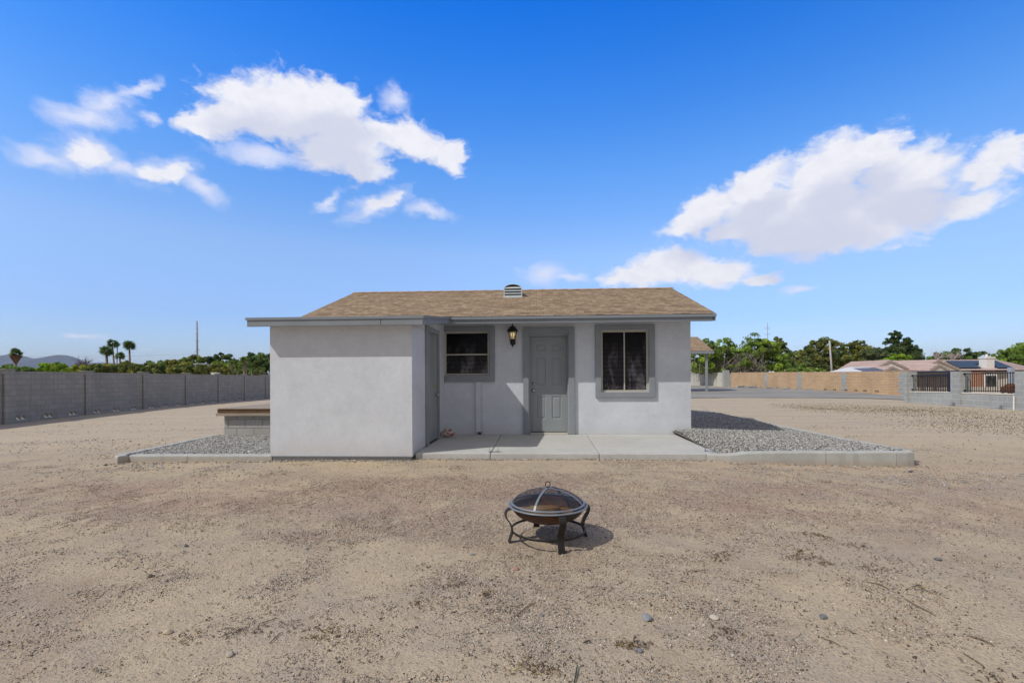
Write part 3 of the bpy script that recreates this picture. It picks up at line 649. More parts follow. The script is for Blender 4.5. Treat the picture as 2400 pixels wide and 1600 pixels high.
roof=roof_mesh('roof',house,[(XRL,XRR,YE-.012,YR,RZ(YE),RZ(YR)),(XRL,XRR,YE2+.012,YR,RZ(YE),RZ(YR))],solid,M['shingle'])
mbr=MB(); uvr=[]
k=28
for i in range(k):    # ridge cap shingles
    x0=XRL+(XRR-XRL)*i/k; x1=XRL+(XRR-XRL)*(i+1)/k+.02; z=RZ(YR)+.012
    mbr.slab([(x0,YR-.13,z-.045),(x0,YR,z+.0),(x1,YR,z+.010),(x1,YR-.13,z-.035)],(0,0,1),.008); mbr.slab([(x0,YR,z),(x0,YR+.13,z-.045),(x1,YR+.13,z-.035),(x1,YR,z+.01)],(0,0,1),.008)
cap=under(house,mbr,'ridge_cap',M['cap'] if 'cap' in M else simple('ridge_shingle',(.40,.29,.195),.95,.2,9,.4,150))
# fascias and drip edges
mb=MB().box(-1.74,XRR-.06,YE+.012,YE+.05,2.394,RZ(YE)-.061)
for sx in (1,-1):
    X=XRR-.045 if sx>0 else XRL+.005
    mb.slab([(X,YE+.012,2.394),(X,YR,2.394+(YR-YE)*.348),(X,YR,RZ(YR)-.06),(X,YE+.012,RZ(YE)-.06)],(1,0,0),.038)
    mb.slab([(X,YE2-.012,2.394),(X,YR,2.394+(YR-YE)*.348),(X,YR,RZ(YR)-.06),(X,YE2-.012,RZ(YE)-.06)],(1,0,0),.038)
mb.box(XRL+.05,XRR-.05,YE2-.05,YE2-.012,2.394,RZ(YE)-.06)
under(house,mb,'fascia',M['fascia'],bevel=.004)
mb=MB().box(-1.75,XRR,YE-.018,YE+.012,RZ(YE)-.060,RZ(YE)-.004)
under(house,mb,'drip_edge',M['drip'],bevel=.004)
mb=MB()
for i_ in range(15): mb.box(XRL+.35+i_*.56-.02,XRL+.35+i_*.56+.02,YE+.05,YE+.051,2.40,2.46)
mb=MB().slab([(XRL+.06,YE+.05,RZ(YE+.05)-.135),(XRR-.07,YE+.05,RZ(YE+.05)-.135),(XRR-.07,YW-.002,RZ(YW)-.135),(XRL+.06,YW-.002,RZ(YW)-.135)],(0,0,1),.01); under(house,mb,'soffit',M['stucco'])
# bump-out roof (low shed)
XB0,XB1=-4.543,-1.729; YBF=7.315
mb=MB(); p=lambda x,y,dz:(x,y,BZ(y)+dz)
mb.slab([p(XB0,YBF,-.02),p(XB1,YBF,-.02),p(XB1,YE+.3,-.02),p(XB0,YE+.3,-.02)],(0,0,1),.014)
br=under(house,mb,'lower_roof',M['drip'])
mb=MB()
mb.slab([(XB0+.02,YBF,2.124),(-2.40,YBF,2.124),(-2.40,YBF,2.228),(XB0+.02,YBF,2.228)],(0,1,0),.038)
mb.slab([(-2.394,YBF-.001,2.122),(XB1-.012,YBF-.001,2.122),(XB1-.012,YBF-.001,2.228),(-2.394,YBF-.001,2.228)],(0,1,0),.038)
mb.slab([(XB1-.05,YBF+.04,2.13),(XB1-.05,YE,2.13+.117*(YE-YBF)),(XB1-.05,YE,BZ(YE)-.036),(XB1-.05,YBF+.04,BZ(YBF)-.036)],(1,0,0),.037)
mb.slab([(XB0+.022,YBF+.04,2.13),(XB0+.022,YW,2.13+.117*(YW-YBF)),(XB0+.022,YW,BZ(YW)-.036),(XB0+.022,YBF+.04,BZ(YBF)-.036)],(1,0,0),.037)
under(house,mb,'lower_fascia',M['fascia'],bevel=.004)
mb=MB()
mb.slab([(XB0,YBF-.014,2.222),(XB1,YBF-.014,2.222),(XB1,YBF-.014,2.262),(XB0,YBF-.014,2.262)],(0,1,0),.014)
mb.slab([(XB1-.012,YBF,2.222),(XB1-.012,YE-.02,2.222+.117*(YE-YBF)),(XB1-.012,YE-.02,BZ(YE)-.002),(XB1-.012,YBF,BZ(YBF)-.002)],(1,0,0),.014)
mb.slab([(XB0-.0,YBF,2.222),(XB0-.0,YE-.02,2.222+.117*(YE-YBF)),(XB0-.0,YE-.02,BZ(YE)-.002),(XB0-.0,YBF,BZ(YBF)-.002)],(1,0,0),.014)
under(house,mb,'lower_drip_edge',M['drip'])
mb=MB(); q=lambda x,y,dz:(x,y,2.128+.117*(y-YBF)+dz)
mb.slab([q(XB0+.06,YBF+.04,0),q(XB1-.05,YBF+.04,0),q(XB1-.05,YW-.01,0),q(XB0+.06,YW-.01,0)],(0,0,1),.008)
under(house,mb,'lower_soffit',M['stucco'])
# trims (raised foam-stucco bands)
def band(x0,x1,z0,z1,xi0,xi1,zi0,zi1,proud,bottom=True,left=True):
    mb=MB(); y0,y1=YW-proud,YW+.01
    # flat ring as one solid with mitred corners
    if bottom and left:
        o=[(x0,z0),(x1,z0),(x1,z1),(x0,z1)]; i=[(xi0,zi0),(xi1,zi0),(xi1,zi1),(xi0,zi1)]; closed=True
    elif not left:   # C shape open at the left
        o=[(xi0,z0),(x1,z0),(x1,z1),(xi0,z1)]; i=[(xi0,zi0),(xi1,zi0),(xi1,zi1),(xi0,zi1)]; closed=False
    else:            # U shape upside-down for the door
        o=[(x1,z0),(x1,z1),(x0,z1),(x0,z0)]; i=[(xi1,z0),(xi1,zi1),(xi0,zi1),(xi0,z0)]; closed=False
    n=4; vs=[]
    for (a,b) in o+i: vs+= [(a,y0,b),(a,y1,b)]
    fs=[]; O=lambda k,b:2*k+b; I=lambda k,b:2*(n+k)+b
    for k in range(n if closed else n-1):
        j=(k+1)%n
        fs+=[(O(k,0),O(j,0),I(j,0),I(k,0)),(O(k,1),I(k,1),I(j,1),O(j,1)),(O(k,0),O(k,1),O(j,1),O(j,0)),(I(k,0),I(j,0),I(j,1),I(k,1))]
    if not closed: fs+=[(O(0,0),I(0,0),I(0,1),O(0,1)),(O(3,0),O(3,1),I(3,1),I(3,0))]
    return mb.add(vs,fs)
def window(x0,x1,z0,z1,axis,mid,trim,label):
    fr=MB(); y=YW+.015; w=.032
    fr.box(x0,x1,y,y+.05,z0,z0+w).box(x0,x1,y,y+.05,z1-w,z1).box(x0,x0+w,y+.001,y+.05,z0+w,z1-w).box(x1-w,x1,y+.001,y+.05,z0+w,z1-w)
    if axis=='x': fr.box(mid-.012,mid+.012,y-.004,y+.05,z0+w,z1-w)
    else: fr.box(x0+w,x1-w,y-.004,y+.05,mid-.014,mid+.014)
    wob=under(house,fr,'window',M['cream'],bevel=.003); wob['label']=label
    pn=MB()
    if axis=='x': panes=[(x0+w,mid-.012,z0+w,z1-w,.03),(mid+.012,x1-w,z0+w,z1-w,.038)]
    else: panes=[(x0+w,x1-w,z0+w,mid-.014,.03),(x0+w,x1-w,mid+.014,z1-w,.038)]
    for (a,b,c,d,o) in panes:
        p_=MB().box(a,b,YW+.015+o,YW+.02+o,c,d); sub(wob,p_,'pane',M['glass'])
    t=sub(wob,trim,'window_trim',M['trim'],bevel=.006)
    return wob
window(1.362,2.341,1.001,2.287,'x',1.848,band(1.235,2.47,.882,2.405,1.352,2.350,.992,2.297,.055),'tall double-sash window')
window(-1.976,-1.017,1.37,2.296,'z',1.808,band(-1.975,-.892,1.228,2.405,-1.975,-1.007,1.36,2.306,.055,left=False),'short horizontal-sash window')
# front door
def panel_door(mb,A,U,N,w,h,panels):
    A,U,N=[np.array(q,float) for q in (A,U,N)]; Z=np.array([0,0,1.])
    sheet_open(mb,A,U,Z,w,h,[(*p_,.0) for p_ in panels],0,N)
    for (a,b,c,d) in panels:
        rings=[(0,0),(.012,.012),(.026,.012),(.046,.003)]
        R=[]
        for (ins,dep) in rings:
            R.append([tuple(A+U*uu+Z*vv-N*dep) for uu,vv in ((a+ins,c+ins),(b-ins,c+ins),(b-ins,d-ins),(a+ins,d-ins))])
        for i in range(3): mb.add(R[i]+R[i+1],[(j,(j+1)%4,4+(j+1)%4,4+j) for j in range(4)])
        mb.add(R[3],[(0,1,2,3)])
    # edges and back
    P=lambda u,v,dd: tuple(A+U*u+Z*v-N*dd)
    mb.add([P(0,0,0),P(w,0,0),P(w,h,0),P(0,h,0),P(0,0,.04),P(w,0,.04),P(w,h,.04),P(0,h,.04)],[(0,1,5,4),(1,2,6,5),(2,3,7,6),(3,0,4,7),(7,6,5,4)])
dx0,dx1,dz0,dz1=-.135,.645,.145,2.185
W_=dx1-dx0
pc=[(.115,.325),(W_-.325,W_-.115)]; pr_=[(.27,.76),(1.0,1.59),(1.735,1.885)]
mb=MB(); panel_door(mb,(dx0,YW+.135,dz0),(1,0,0),(0,-1,0),W_,dz1-dz0,[(a,b,c,d) for a,b in pc for c,d in pr_])
door=under(house,mb,'door',M['door']); door['label']='six-panel front door'
jm=MB(); jm.box(D0-.0,dx0-.005,YW+.02,YW+.2,.10,DT).box(dx1+.005,D1,YW+.02,YW+.2,.10,DT).box(dx0-.005,dx1+.005,YW+.02,YW+.2,dz1+.005,DT)
jm.box(dx0-.005,dx0+.008,YW+.10,YW+.13,.13,dz1+.005).box(dx1-.008,dx1+.005,YW+.10,YW+.13,.13,dz1+.005).box(dx0,dx1,YW+.10,YW+.13,dz1-.006,dz1+.005)
sub(door,jm,'door_jamb',M['door'],bevel=.003)
sub(door,MB().box(dx0-.005,dx1+.005,YW-.02,YW+.2,.10,.128),'threshold',simple('aluminium_threshold',(.5,.47,.40),.5,.15,12),bevel=.003)
sub(door,band(-.290,.800,.10,2.37,-.172,.669,.1,2.241,.055,bottom=False),'door_trim',M['trim'],bevel=.008)
for z,r in ((1.175,.030),(1.03,.033)):
    kb=MB(); N_=20
    prof=[(0,0),(r,.0),(r,.008),(.014,.012),(.014,.03 if r>.031 else .014),(.027,.04),(.030,.055),(.02,.068),(0,.07)] if r>.031 else [(0,0),(r,0),(r*.95,.012),(.016,.018),(.012,.024),(0,.025)]
    pts=[];  vs=[];fs=[]
    for (rr,yy) in prof:
        for k_ in range(N_): a=2*math.pi*k_/N_; vs.append((dx0+.062+rr*math.cos(a),YW+.134-yy,z+rr*math.sin(a)))
    for i in range(len(prof)-1):
        for k_ in range(N_): fs.append((i*N_+k_,i*N_+(k_+1)%N_,(i+1)*N_+(k_+1)%N_,(i+1)*N_+k_))
    kb.add(vs,fs); sub(door,kb,'door_knob' if r>.031 else 'deadbolt',M['knob'],smooth=True)
# side door of the bump-out (faces +X, flush slab)
mb=MB().box(XB-.05,XB-.012,sy0+.015,sy1-.015,.115,sz1-.015)
sd=under(house,mb,'door',M['door'],bevel=.003); sd['label']='flush side door in the bump-out'
mb=MB(); t0,t1,tz=sy0-.13,sy1+.10,2.245; y0=XB-.0; pr=.05
o=[(t0,.1),(t0,tz),(t1,tz),(t1,.1)]; i_=[(sy0,.1),(sy0,sz1),(sy1,sz1),(sy1,.1)]
vs=[]; 
for (a,b) in o+i_: vs+=[(XB+pr,a,b),(XB-.01,a,b)]
fs=[]
for k_ in range(3):
    O=lambda k,b:2*k+b; I=lambda k,b:2*(4+k)+b; j=k_+1
    fs+=[(O(k_,0),O(j,0),I(j,0),I(k_,0)),(O(k_,1),I(k_,1),I(j,1),O(j,1)),(O(k_,0),O(k_,1),O(j,1),O(j,0)),(I(k_,0),I(j,0),I(j,1),I(k_,1))]
fs+=[(O(0,0),I(0,0),I(0,1),O(0,1)),(O(3,0),O(3,1),I(3,1),I(3,0))]
mb.add(vs,fs); sub(sd,mb,'door_trim',M['trim'],bevel=.008)
mb=MB(); c=(XB-.012,sy1-.085,.98); mb.tube([c,(c[0]+.03,c[1],c[2]),(c[0]+.05,c[1],c[2])],[.016,.014,.014],12); mb.tube([(c[0]+.045,c[1],c[2]),(c[0]+.055,c[1],c[2]),(c[0]+.075,c[1],c[2]),(c[0]+.082,c[1],c[2])],[.02,.03,.028,.01],14)
mb.tube([(c[0],c[1],c[2]),(c[0]+.008,c[1],c[2])],.034,16); sub(sd,mb,'door_knob',M['knob'],smooth=True)
mb=MB(); c=(XB-.012,sy1-.09,1.145); mb.tube([c,(c[0]+.012,c[1],c[2])],[.028,.026],14); mb.box(c[0]+.01,c[0]+.035,c[1]-.012,c[1]+.002,c[2]-.012,c[2]+.02); sub(sd,mb,'deadbolt',M['brass'])
sub(sd,MB().box(XB-.07,XB+.02,sy0,sy1,.10,.112),'threshold',M['ventdark'])
# ribbed vertical conduit cover under the short window
mb=MB().box(-1.305,-1.195,YW-.05,YW-.002,.155,1.222).box(-1.194,-1.175,YW-.035,YW-.002,.155,1.222).box(-1.172,-1.150,YW-.045,YW-.002,.155,1.222)
cv=under(house,mb,'conduit_cover',M['stucco'],bevel=.004)
under(house,MB().tube([(-1.22,YW-.03,.16),(-1.22,YW-.03,.118)],.018,10).box(-1.27,-1.19,YW-.055,YW-.01,.108,.122),'conduit_stub',M['ventdark'])
# coach lantern
L=empty('wall_lantern',(-.505,YW-.12,1.95),'black coach lantern with a pale yellow bulb beside the front door','lantern'); lx,ly=-.505,YW-.125
def hexr(r,z,c=(lx,ly),rot=math.pi/6,n=6): return [(c[0]+r*math.cos(rot+2*math.pi*k_/n),c[1]+r*math.sin(rot+2*math.pi*k_/n),z) for k_ in range(n)]
def loft(mb,rings,cap=True):
    n=len(rings[0]); 
    vs=[p_ for R in rings for p_ in R]; fs=[(i*n+k_,i*n+(k_+1)%n,(i+1)*n+(k_+1)%n,(i+1)*n+k_) for i in range(len(rings)-1) for k_ in range(n)]
    if cap: fs+=[tuple(range(n-1,-1,-1)),tuple((len(rings)-1)*n+k_ for k_ in range(n))]
    return mb.add(vs,fs)
mb=MB(); loft(mb,[hexr(.126,2.275),hexr(.131,2.292),hexr(.098,2.335),hexr(.062,2.375),hexr(.03,2.395),hexr(.012,2.402)])
mb.lathe([(0,2.40),(.012,2.402),(.009,2.412),(.017,2.424),(.012,2.437),(.005,2.446),(0,2.452)],12,(lx,ly,0)); under(L,mb,'lantern_roof',M['black'],smooth=False)
mb=MB()
A_,B_=hexr(.098,2.28),hexr(.062,2.115)
for a,b in zip(A_,B_): mb.tube([a,b],.0075,6)
loft(mb,[hexr(.075,2.098),hexr(.078,2.106),hexr(.066,2.118)]); loft(mb,[hexr(.104,2.27),hexr(.106,2.28)])
under(L,mb,'lantern_cage',M['black'])
mb=MB(); 
for k_ in range(6): j=(k_+1)%6; mb.add([tuple(np.array(A_[k_])*.97+np.array((lx,ly,A_[k_][2]))*.03),tuple(np.array(A_[j])*.97+np.array((lx,ly,A_[j][2]))*.03),tuple(np.array(B_[j])*.97+np.array((lx,ly,B_[j][2]))*.03),tuple(np.array(B_[k_])*.97+np.array((lx,ly,B_[k_][2]))*.03)],[(0,1,2,3)])
under(L,mb,'lantern_glass',M['lglass'])
mb=MB().lathe([(.0,2.115),(.018,2.12),(.018,2.165),(.026,2.18),(.041,2.21),(.043,2.228),(.034,2.25),(.015,2.264),(0,2.266)],20,(lx,ly,0)); under(L,mb,'bulb',M['bulb'],smooth=True)
mb=MB().lathe([(0,2.099),(.05,2.098),(.058,2.085),(.052,2.05),(.032,2.01),(.018,1.985),(.012,1.96),(.006,1.945),(0,1.94)],16,(lx,ly,0))
mb.tube([(lx,ly,2.05),(lx,ly+.05,2.03),(lx,YW-.02,2.05)],[.018,.016,.02],10); mb.tube([(lx,YW-.025,2.05),(lx,YW-.0,2.05)],[.05,.058],20); under(L,mb,'lantern_bracket',M['black'],smooth=True)
# roof vent (dormer louvre)
vx,vy,vw,vh=-.571,11.70,.235,.34
V_=empty('roof_vent',(vx,vy,RZ(vy)),'galvanised arched roof louvre vent sitting on the brown shingles','roof vent')
zb=RZ(vy)+.005
def archpts(w,h0,h1,n=14): return [(w*-1,0)]+[(w*math.cos(math.pi-math.pi*k_/n),h0+(h1-h0)*math.sin(math.pi*k_/n)) for k_ in range(n+1)]+[(w,0)]
outer=archpts(.225,.20,.325); inner=archpts(.198,.205,.295)
mb=MB()
n=len(outer); vs=[]
for (a,b) in outer: vs+=[(vx+a,vy,zb+b),(vx+a,vy+1.0,zb+b)]
for (a,b) in inner: vs+=[(vx+a,vy,zb+b+.02),(vx+a,vy+.05,zb+b+.02)]
fs=[]
for k_ in range(n-1):
    fs+=[(2*k_,2*k_+2,2*k_+3,2*k_+1),(2*k_,2*n+2*k_,2*n+2*k_+2,2*k_+2),(2*n+2*k_,2*n+2*k_+1,2*n+2*k_+3,2*n+2*k_+2)]
mb.add(vs,fs); under(V_,mb,'vent_hood',M['galv'])
mb=MB(); mb.add([(vx+a,vy+.05,zb+b+.01) for a,b in inner],[tuple(range(n))]); under(V_,mb,'vent_screen',M['ventdark'])
mb=MB()
for i,z in enumerate((.02,.085,.15,.215)):
    mb.slab([(vx-.198,vy-.012,zb+z),(vx+.198,vy-.012,zb+z),(vx+.198,vy+.03,zb+z+.045),(vx-.198,vy+.03,zb+z+.045)],(0,.1,.3),.012)
mb.box(vx-.24,vx+.24,vy-.03,vy-.005,zb-.012,zb+.018)
under(V_,mb,'louvre',M['galv'])
# ------------------------------------------------------------------ small things on the slab
def bracket(x,y,rz,label):
    b=empty('post_bracket',(x,y,.10),label,'post bracket','post brackets bolted to the slab',rz)
    MB().box(-.09,.09,-.035,.035,.0,.006).build('base_plate',M['bracket'],b)
    for s in (-1,1):
        MB().box(s*.07-.003,s*.07+.003,-.03,.03,.006,.062).build('flange',M['bracket'],b,bevel=.001)
        MB().tube([(s*.045,0,.006),(s*.045,0,.02)],.01,6).build('bolt',M['bracket'],b)
    return b
bracket(-.70,7.80,.05,'galvanised post bracket at the slab front edge below the lantern')
bracket(2.77,7.90,-.5,'galvanised post bracket at the slab corner beside the gravel')
def bag():
    b=empty('plastic_bag',(-1.82,9.72,.10),'crumpled white and red plastic bag by the side door','plastic bag')
    rng=np.random.default_rng(5); bm=bmesh.new(); bmesh.ops.create_icosphere(bm,subdivisions=5,radius=1)
    V=np.array([v.co[:] for v in bm.verts])
    d=1+.16*vnoise(V[:,0]*3+5,V[:,1]*3+V[:,2]*4,61)*2+.10*np.abs(vnoise(V[:,0]*8+5,V[:,1]*8+V[:,2]*9,62))*2+.05*vnoise(V[:,0]*20,V[:,1]*19+V[:,2]*23,63)*2
    Z=np.where(V[:,2]>0,V[:,2],V[:,2]*.55)
    ears=.55*np.exp(-((V[:,0]-.6)/.22)**2)*np.clip(V[:,2],0,1)+.3*np.exp(-((V[:,0]+.25)/.25)**2)*np.clip(V[:,2],0,1)
    P=np.stack([V[:,0]*d*.135,V[:,1]*d*.075,(Z*d*(.62+ears)*.125+.065)],-1); P[:,2]=np.maximum(P[:,2],.002)
    for v,p_ in zip(bm.verts,P): v.co=p_
    me=bpy.data.meshes.new('bag_body'); bm.to_mesh(me); bm.free(); me.shade_smooth()
    m,t,bb=mat('printed_plastic_bag',.35,.5); tc=t.add('ShaderNodeTexCoord'); n=t.noise(tc.outputs['Object'],9,3,.6,dist=1.2); n2=t.noise(tc.outputs['Object'],14,3,.6,dist=.8)
    c=t.mix(t.rng(n2,.42,.5,0,1,True),(.62,.58,.54,1),(.42,.33,.27,1)); c=t.mix(t.rng(n,.53,.56,0,1,True),c,(.36,.02,.03,1)); t.l.new(c,bb.inputs['Base Color'])
    link('bag_body',me,m,b)
    hm=MB()
    for s,x in ((1,.07),(-1,-.02)): hm.ribbon([(x,0,.10),(x+.015*s,.01,.15),(x+.04*s,0,.165),(x+.055,-.01,.13)],[(0,1,0)]*4,.03,[(1,0,.3)]*4,.003)
    hm.build('bag_handle',m,b)
bag()
# ------------------------------------------------------------------ fire pit
def firepit():
    px,py=.083,3.884; z0=T(px,py)-.004
    F=empty('fire_pit',(px,py,z0),'round steel fire pit with domed mesh lid and curved black legs on the dirt','fire pit')
    m,t,b=mat('sooty_rust_steel',.6,.4); v=t.add('ShaderNodeTexCoord').outputs['Object']
    c=t.mix(t.rng(t.noise(v,7,5,.6),.42,.6,0,1),(.035,.033,.033,1),(.10,.045,.022,1)); c=t.mix(t.rng(t.noise(v,5,3,.6,dist=1),.58,.68,0,.9),c,(.17,.05,.02,1)); t.l.new(c,b.inputs['Base Color']); rust=m
    grey=simple('grey_painted_rim',(.19,.215,.245),.4,.18,10,.1,60,.5,.1)
    legm=simple('bronze_black_paint',(.020,.018,.016),.42,.35,14,.15,60,.5,.2)
    hz=.285; R=.310
    # bowl
    prof=[]
    for k in range(13):
        a=math.radians(90*k/12); prof.append((R*.93*math.sin(a)+.0,hz-.01-.132*math.cos(a)**1.0))
    pi_=[(r*.985,z+.004) for r,z in prof[::-1]]
    MB().lathe([(0,prof[0][1])]+prof[1:]+pi_[:-1]+[(0,pi_[-1][1])],56).build('bowl',rust,F,smooth=True)
    rim=MB().torus((0,0,hz-.004),R-.004,.013,.0065,72,10).build('bowl_rim',grey,F,smooth=True)
    # lid
    lid=MB().torus((0,0,hz+.013),R-.022,.010,.008,72,10).build('lid',grey,F,smooth=True)
    RL=R-.024; H=.112
    def dome(r): return hz+.014+H*(1-(r/RL)**2)**.72 if r<RL else hz+.014
    m2=bpy.data.materials.new('spark_screen_mesh'); m2.use_nodes=True; t2=NT(m2.node_tree); b2=t2.n['Principled BSDF']
    b2.inputs['Base Color'].default_value=(.022,.018,.017,1); b2.inputs['Roughness'].default_value=.5
    uv=t2.add('ShaderNodeTexCoord').outputs['Object']; sx=t2.add('ShaderNodeSeparateXYZ'); t2.l.new(uv,sx.inputs[0])
    wx=t2.m('GREATER_THAN',t2.m('FRACT',t2.m('MULTIPLY',sx.outputs[0],300)),.71); wy=t2.m('GREATER_THAN',t2.m('FRACT',t2.m('MULTIPLY',sx.outputs[1],300)),.71)
    t2.l.new(t2.m('MAXIMUM',wx,wy),b2.inputs['Alpha'])
    MB().lathe([(RL*k/16 if k else .002,dome(RL*k/16 if k else .002)) for k in range(17)],64).build('spark_screen',m2,F,smooth=True)
    for a0 in (-112,-22,68,158):
        a=math.radians(a0); d=np.array([math.cos(a),math.sin(a),0]); e=np.array([-math.sin(a),math.cos(a),0])
        pts=[];nr=[]
        for k in range(13):
            r=.004+(RL-.004)*k/12; pts.append(d*r+np.array([0,0,dome(r)+.004]))
        for k in range(13):
            q=pts[min(k+1,12)]-pts[max(k-1,0)]; q/=np.linalg.norm(q); nr.append(np.cross(e,q))
        MB().ribbon(pts,[e]*13,.017,nr,.003).build('lid_strap',grey,F)
    top=dome(.002)
    rg=MB().tube([(0,0,top),(0,0,top+.014)],.004,8)
    rg.torus((0,0,top+.032),.021,.0034,.0034,26,8,normal=(.35,-.94,0),e1=(0,0,1)); rg.build('lid_ring',M['black'],F,smooth=True)
    # legs
    for i,a0 in enumerate((-163,-73,17,107)):
        a=math.radians(a0+.0); d=np.array([math.cos(a),math.sin(a),0]); e=np.array([-math.sin(a),math.cos(a),0])
        cp=[(R-.045,hz-.022),(R-.01,hz-.013),(R+.022,hz-.020),(R+.040,hz-.046),(R+.034,hz-.085),(R+.008,hz-.125),(R-.010,hz-.165),(R-.010,hz-.205),(R+.004,hz-.245),(R+.016,hz-.290)]
        # smooth curve
        P=[];Q=np.array(cp)
        for k in range(len(Q)-1):
            p0,p1,p2,p3=Q[max(k-1,0)],Q[k],Q[k+1],Q[min(k+2,len(Q)-1)]
            for s in (0,.33,.66): P.append(.5*((2*p1)+(-p0+p2)*s+(2*p0-5*p1+4*p2-p3)*s*s+(-p0+3*p1-3*p2+p3)*s**3))
        P.append(Q[-1]); pts=[d*p_[0]+np.array([0,0,p_[1]]) for p_ in P]; nr=[]
        for k in range(len(pts)):
            q=pts[min(k+1,len(pts)-1)]-pts[max(k-1,0)]; q/=np.linalg.norm(q); nr.append(np.cross(e,q))
        MB().ribbon(pts,[e]*len(pts),.054,nr,.008).build('leg',legm,F,bevel=.0015)
    MB().torus((0,0,.088),R-.016,.005,.011,64,8).build('leg_ring',legm,F,smooth=True)
    MB().lathe([(0,hz-.155),(.05,hz-.155),(.05,hz-.135),(0,hz-.13)],16).build('ash_cap',M['black'],F)
    # firewood lying in the bowl
    wm,t,b=mat('split_firewood',.85,.2); tc=t.add('ShaderNodeTexCoord'); mp=t.add('ShaderNodeMapping'); t.l.new(tc.outputs['Object'],mp.inputs[0]); mp.inputs['Scale'].default_value=(3,30,30)
    t.l.new(t.mix(t.rng(t.noise(mp.outputs[0],1.5,4,.6),.3,.7),(.58,.33,.12,1),(.30,.16,.06,1)),b.inputs['Base Color'])
    for (x,y,z,l,w,h,rz,lab) in ((-.075,-.03,hz-.045,.30,.075,.055,.03,'split tan log on the left inside the fire pit bowl'),(.09,.02,hz-.05,.24,.06,.045,-.35,'shorter split log on the right inside the fire pit bowl'),(-.01,.10,hz-.06,.27,.06,.05,.18,'rear split log inside the fire pit bowl')):
        k=MB().add([(-l/2,-w/2,-h/2),(l/2,-w/2,-h/2*.8),(l/2,w/2,-h/2),(-l/2,w/2,-h/2),(-l/2,-w/2,h/2*.9),(l/2,-w/2*.8,h/2),(l/2,w/2*.5,h/2*.8),(-l/2,w/2*.6,h/2)],[(3,2,1,0),(4,5,6,7),(0,1,5,4),(1,2,6,5),(2,3,7,6),(3,0,4,7)])
        o=k.build('firewood_log',wm,None,(px+x,py+y,z0+z),rz,bevel=.006); tag(o,lab,'firewood','firewood in the fire pit')
firepit()
# ------------------------------------------------------------------ wooden platform on a block base
dk=empty('wooden_platform',(-6,12,0),'low weathered wooden platform on a grey block base behind the shed corner','platform')
def woodmat(name,c1,c2,sc=(2,26,26)):
    m,t,b=mat(name,.85,.2); v=t.add('ShaderNodeNewGeometry').outputs['Position']; mp=t.add('ShaderNodeMapping'); t.l.new(v,mp.inputs[0]); mp.inputs['Scale'].default_value=sc
    t.l.new(t.mix(t.rng(t.noise(mp.outputs[0],1,5,.65),.3,.7),(*c1,1),(*c2,1)),b.inputs['Base Color']); return m
wd1=woodmat('weathered_plank',(.40,.34,.27),(.27,.23,.19)); wd2=woodmat('dark_joist',(.20,.11,.05),(.05,.035,.025),(3,10,30))
DX0,DX1,DY0,DY1=-7.18,-4.62,10.47,14.9
mb=MB(); n=31
for i in range(n):
    y0=DY0+(DY1-DY0)*i/n; mb.box(DX0+.03+random.uniform(-.008,.008),DX1,y0+.003,y0+(DY1-DY0)/n-.004,.640,.662+random.uniform(-.002,.002))
under(dk,mb,'deck_boards',wd1)
under(dk,MB().box(DX0,DX1,DY0+.02,DY0+.058,.555,.638).box(DX0,DX0+.04,DY0+.06,DY1,.50,.638).box(DX0+.045,DX1,DY1-.04,DY1,.5,.638),'rim_joist',wd2)
under(dk,MB().box(DX0-.03,DX1,DY0+.01,DY0+.05,.485,.548),'ledger',wd1,bevel=.003)
mb=MB()
for i in range(7): mb.box(DX0+.25+i*.38,DX0+.29+i*.38,DY0+.062,DY1-.045,.5,.638)
under(dk,mb,'joists',wd2)
b_=MB().box(-7.09,DX1,10.60,10.80,-.35,.484).box(-7.09,-6.89,10.80,DY1-.1,-.35,.484).box(-6.89,DX1,DY1-.3,DY1-.1,-.35,.484)
under(dk,b_,'block_base',M['deckblock'])
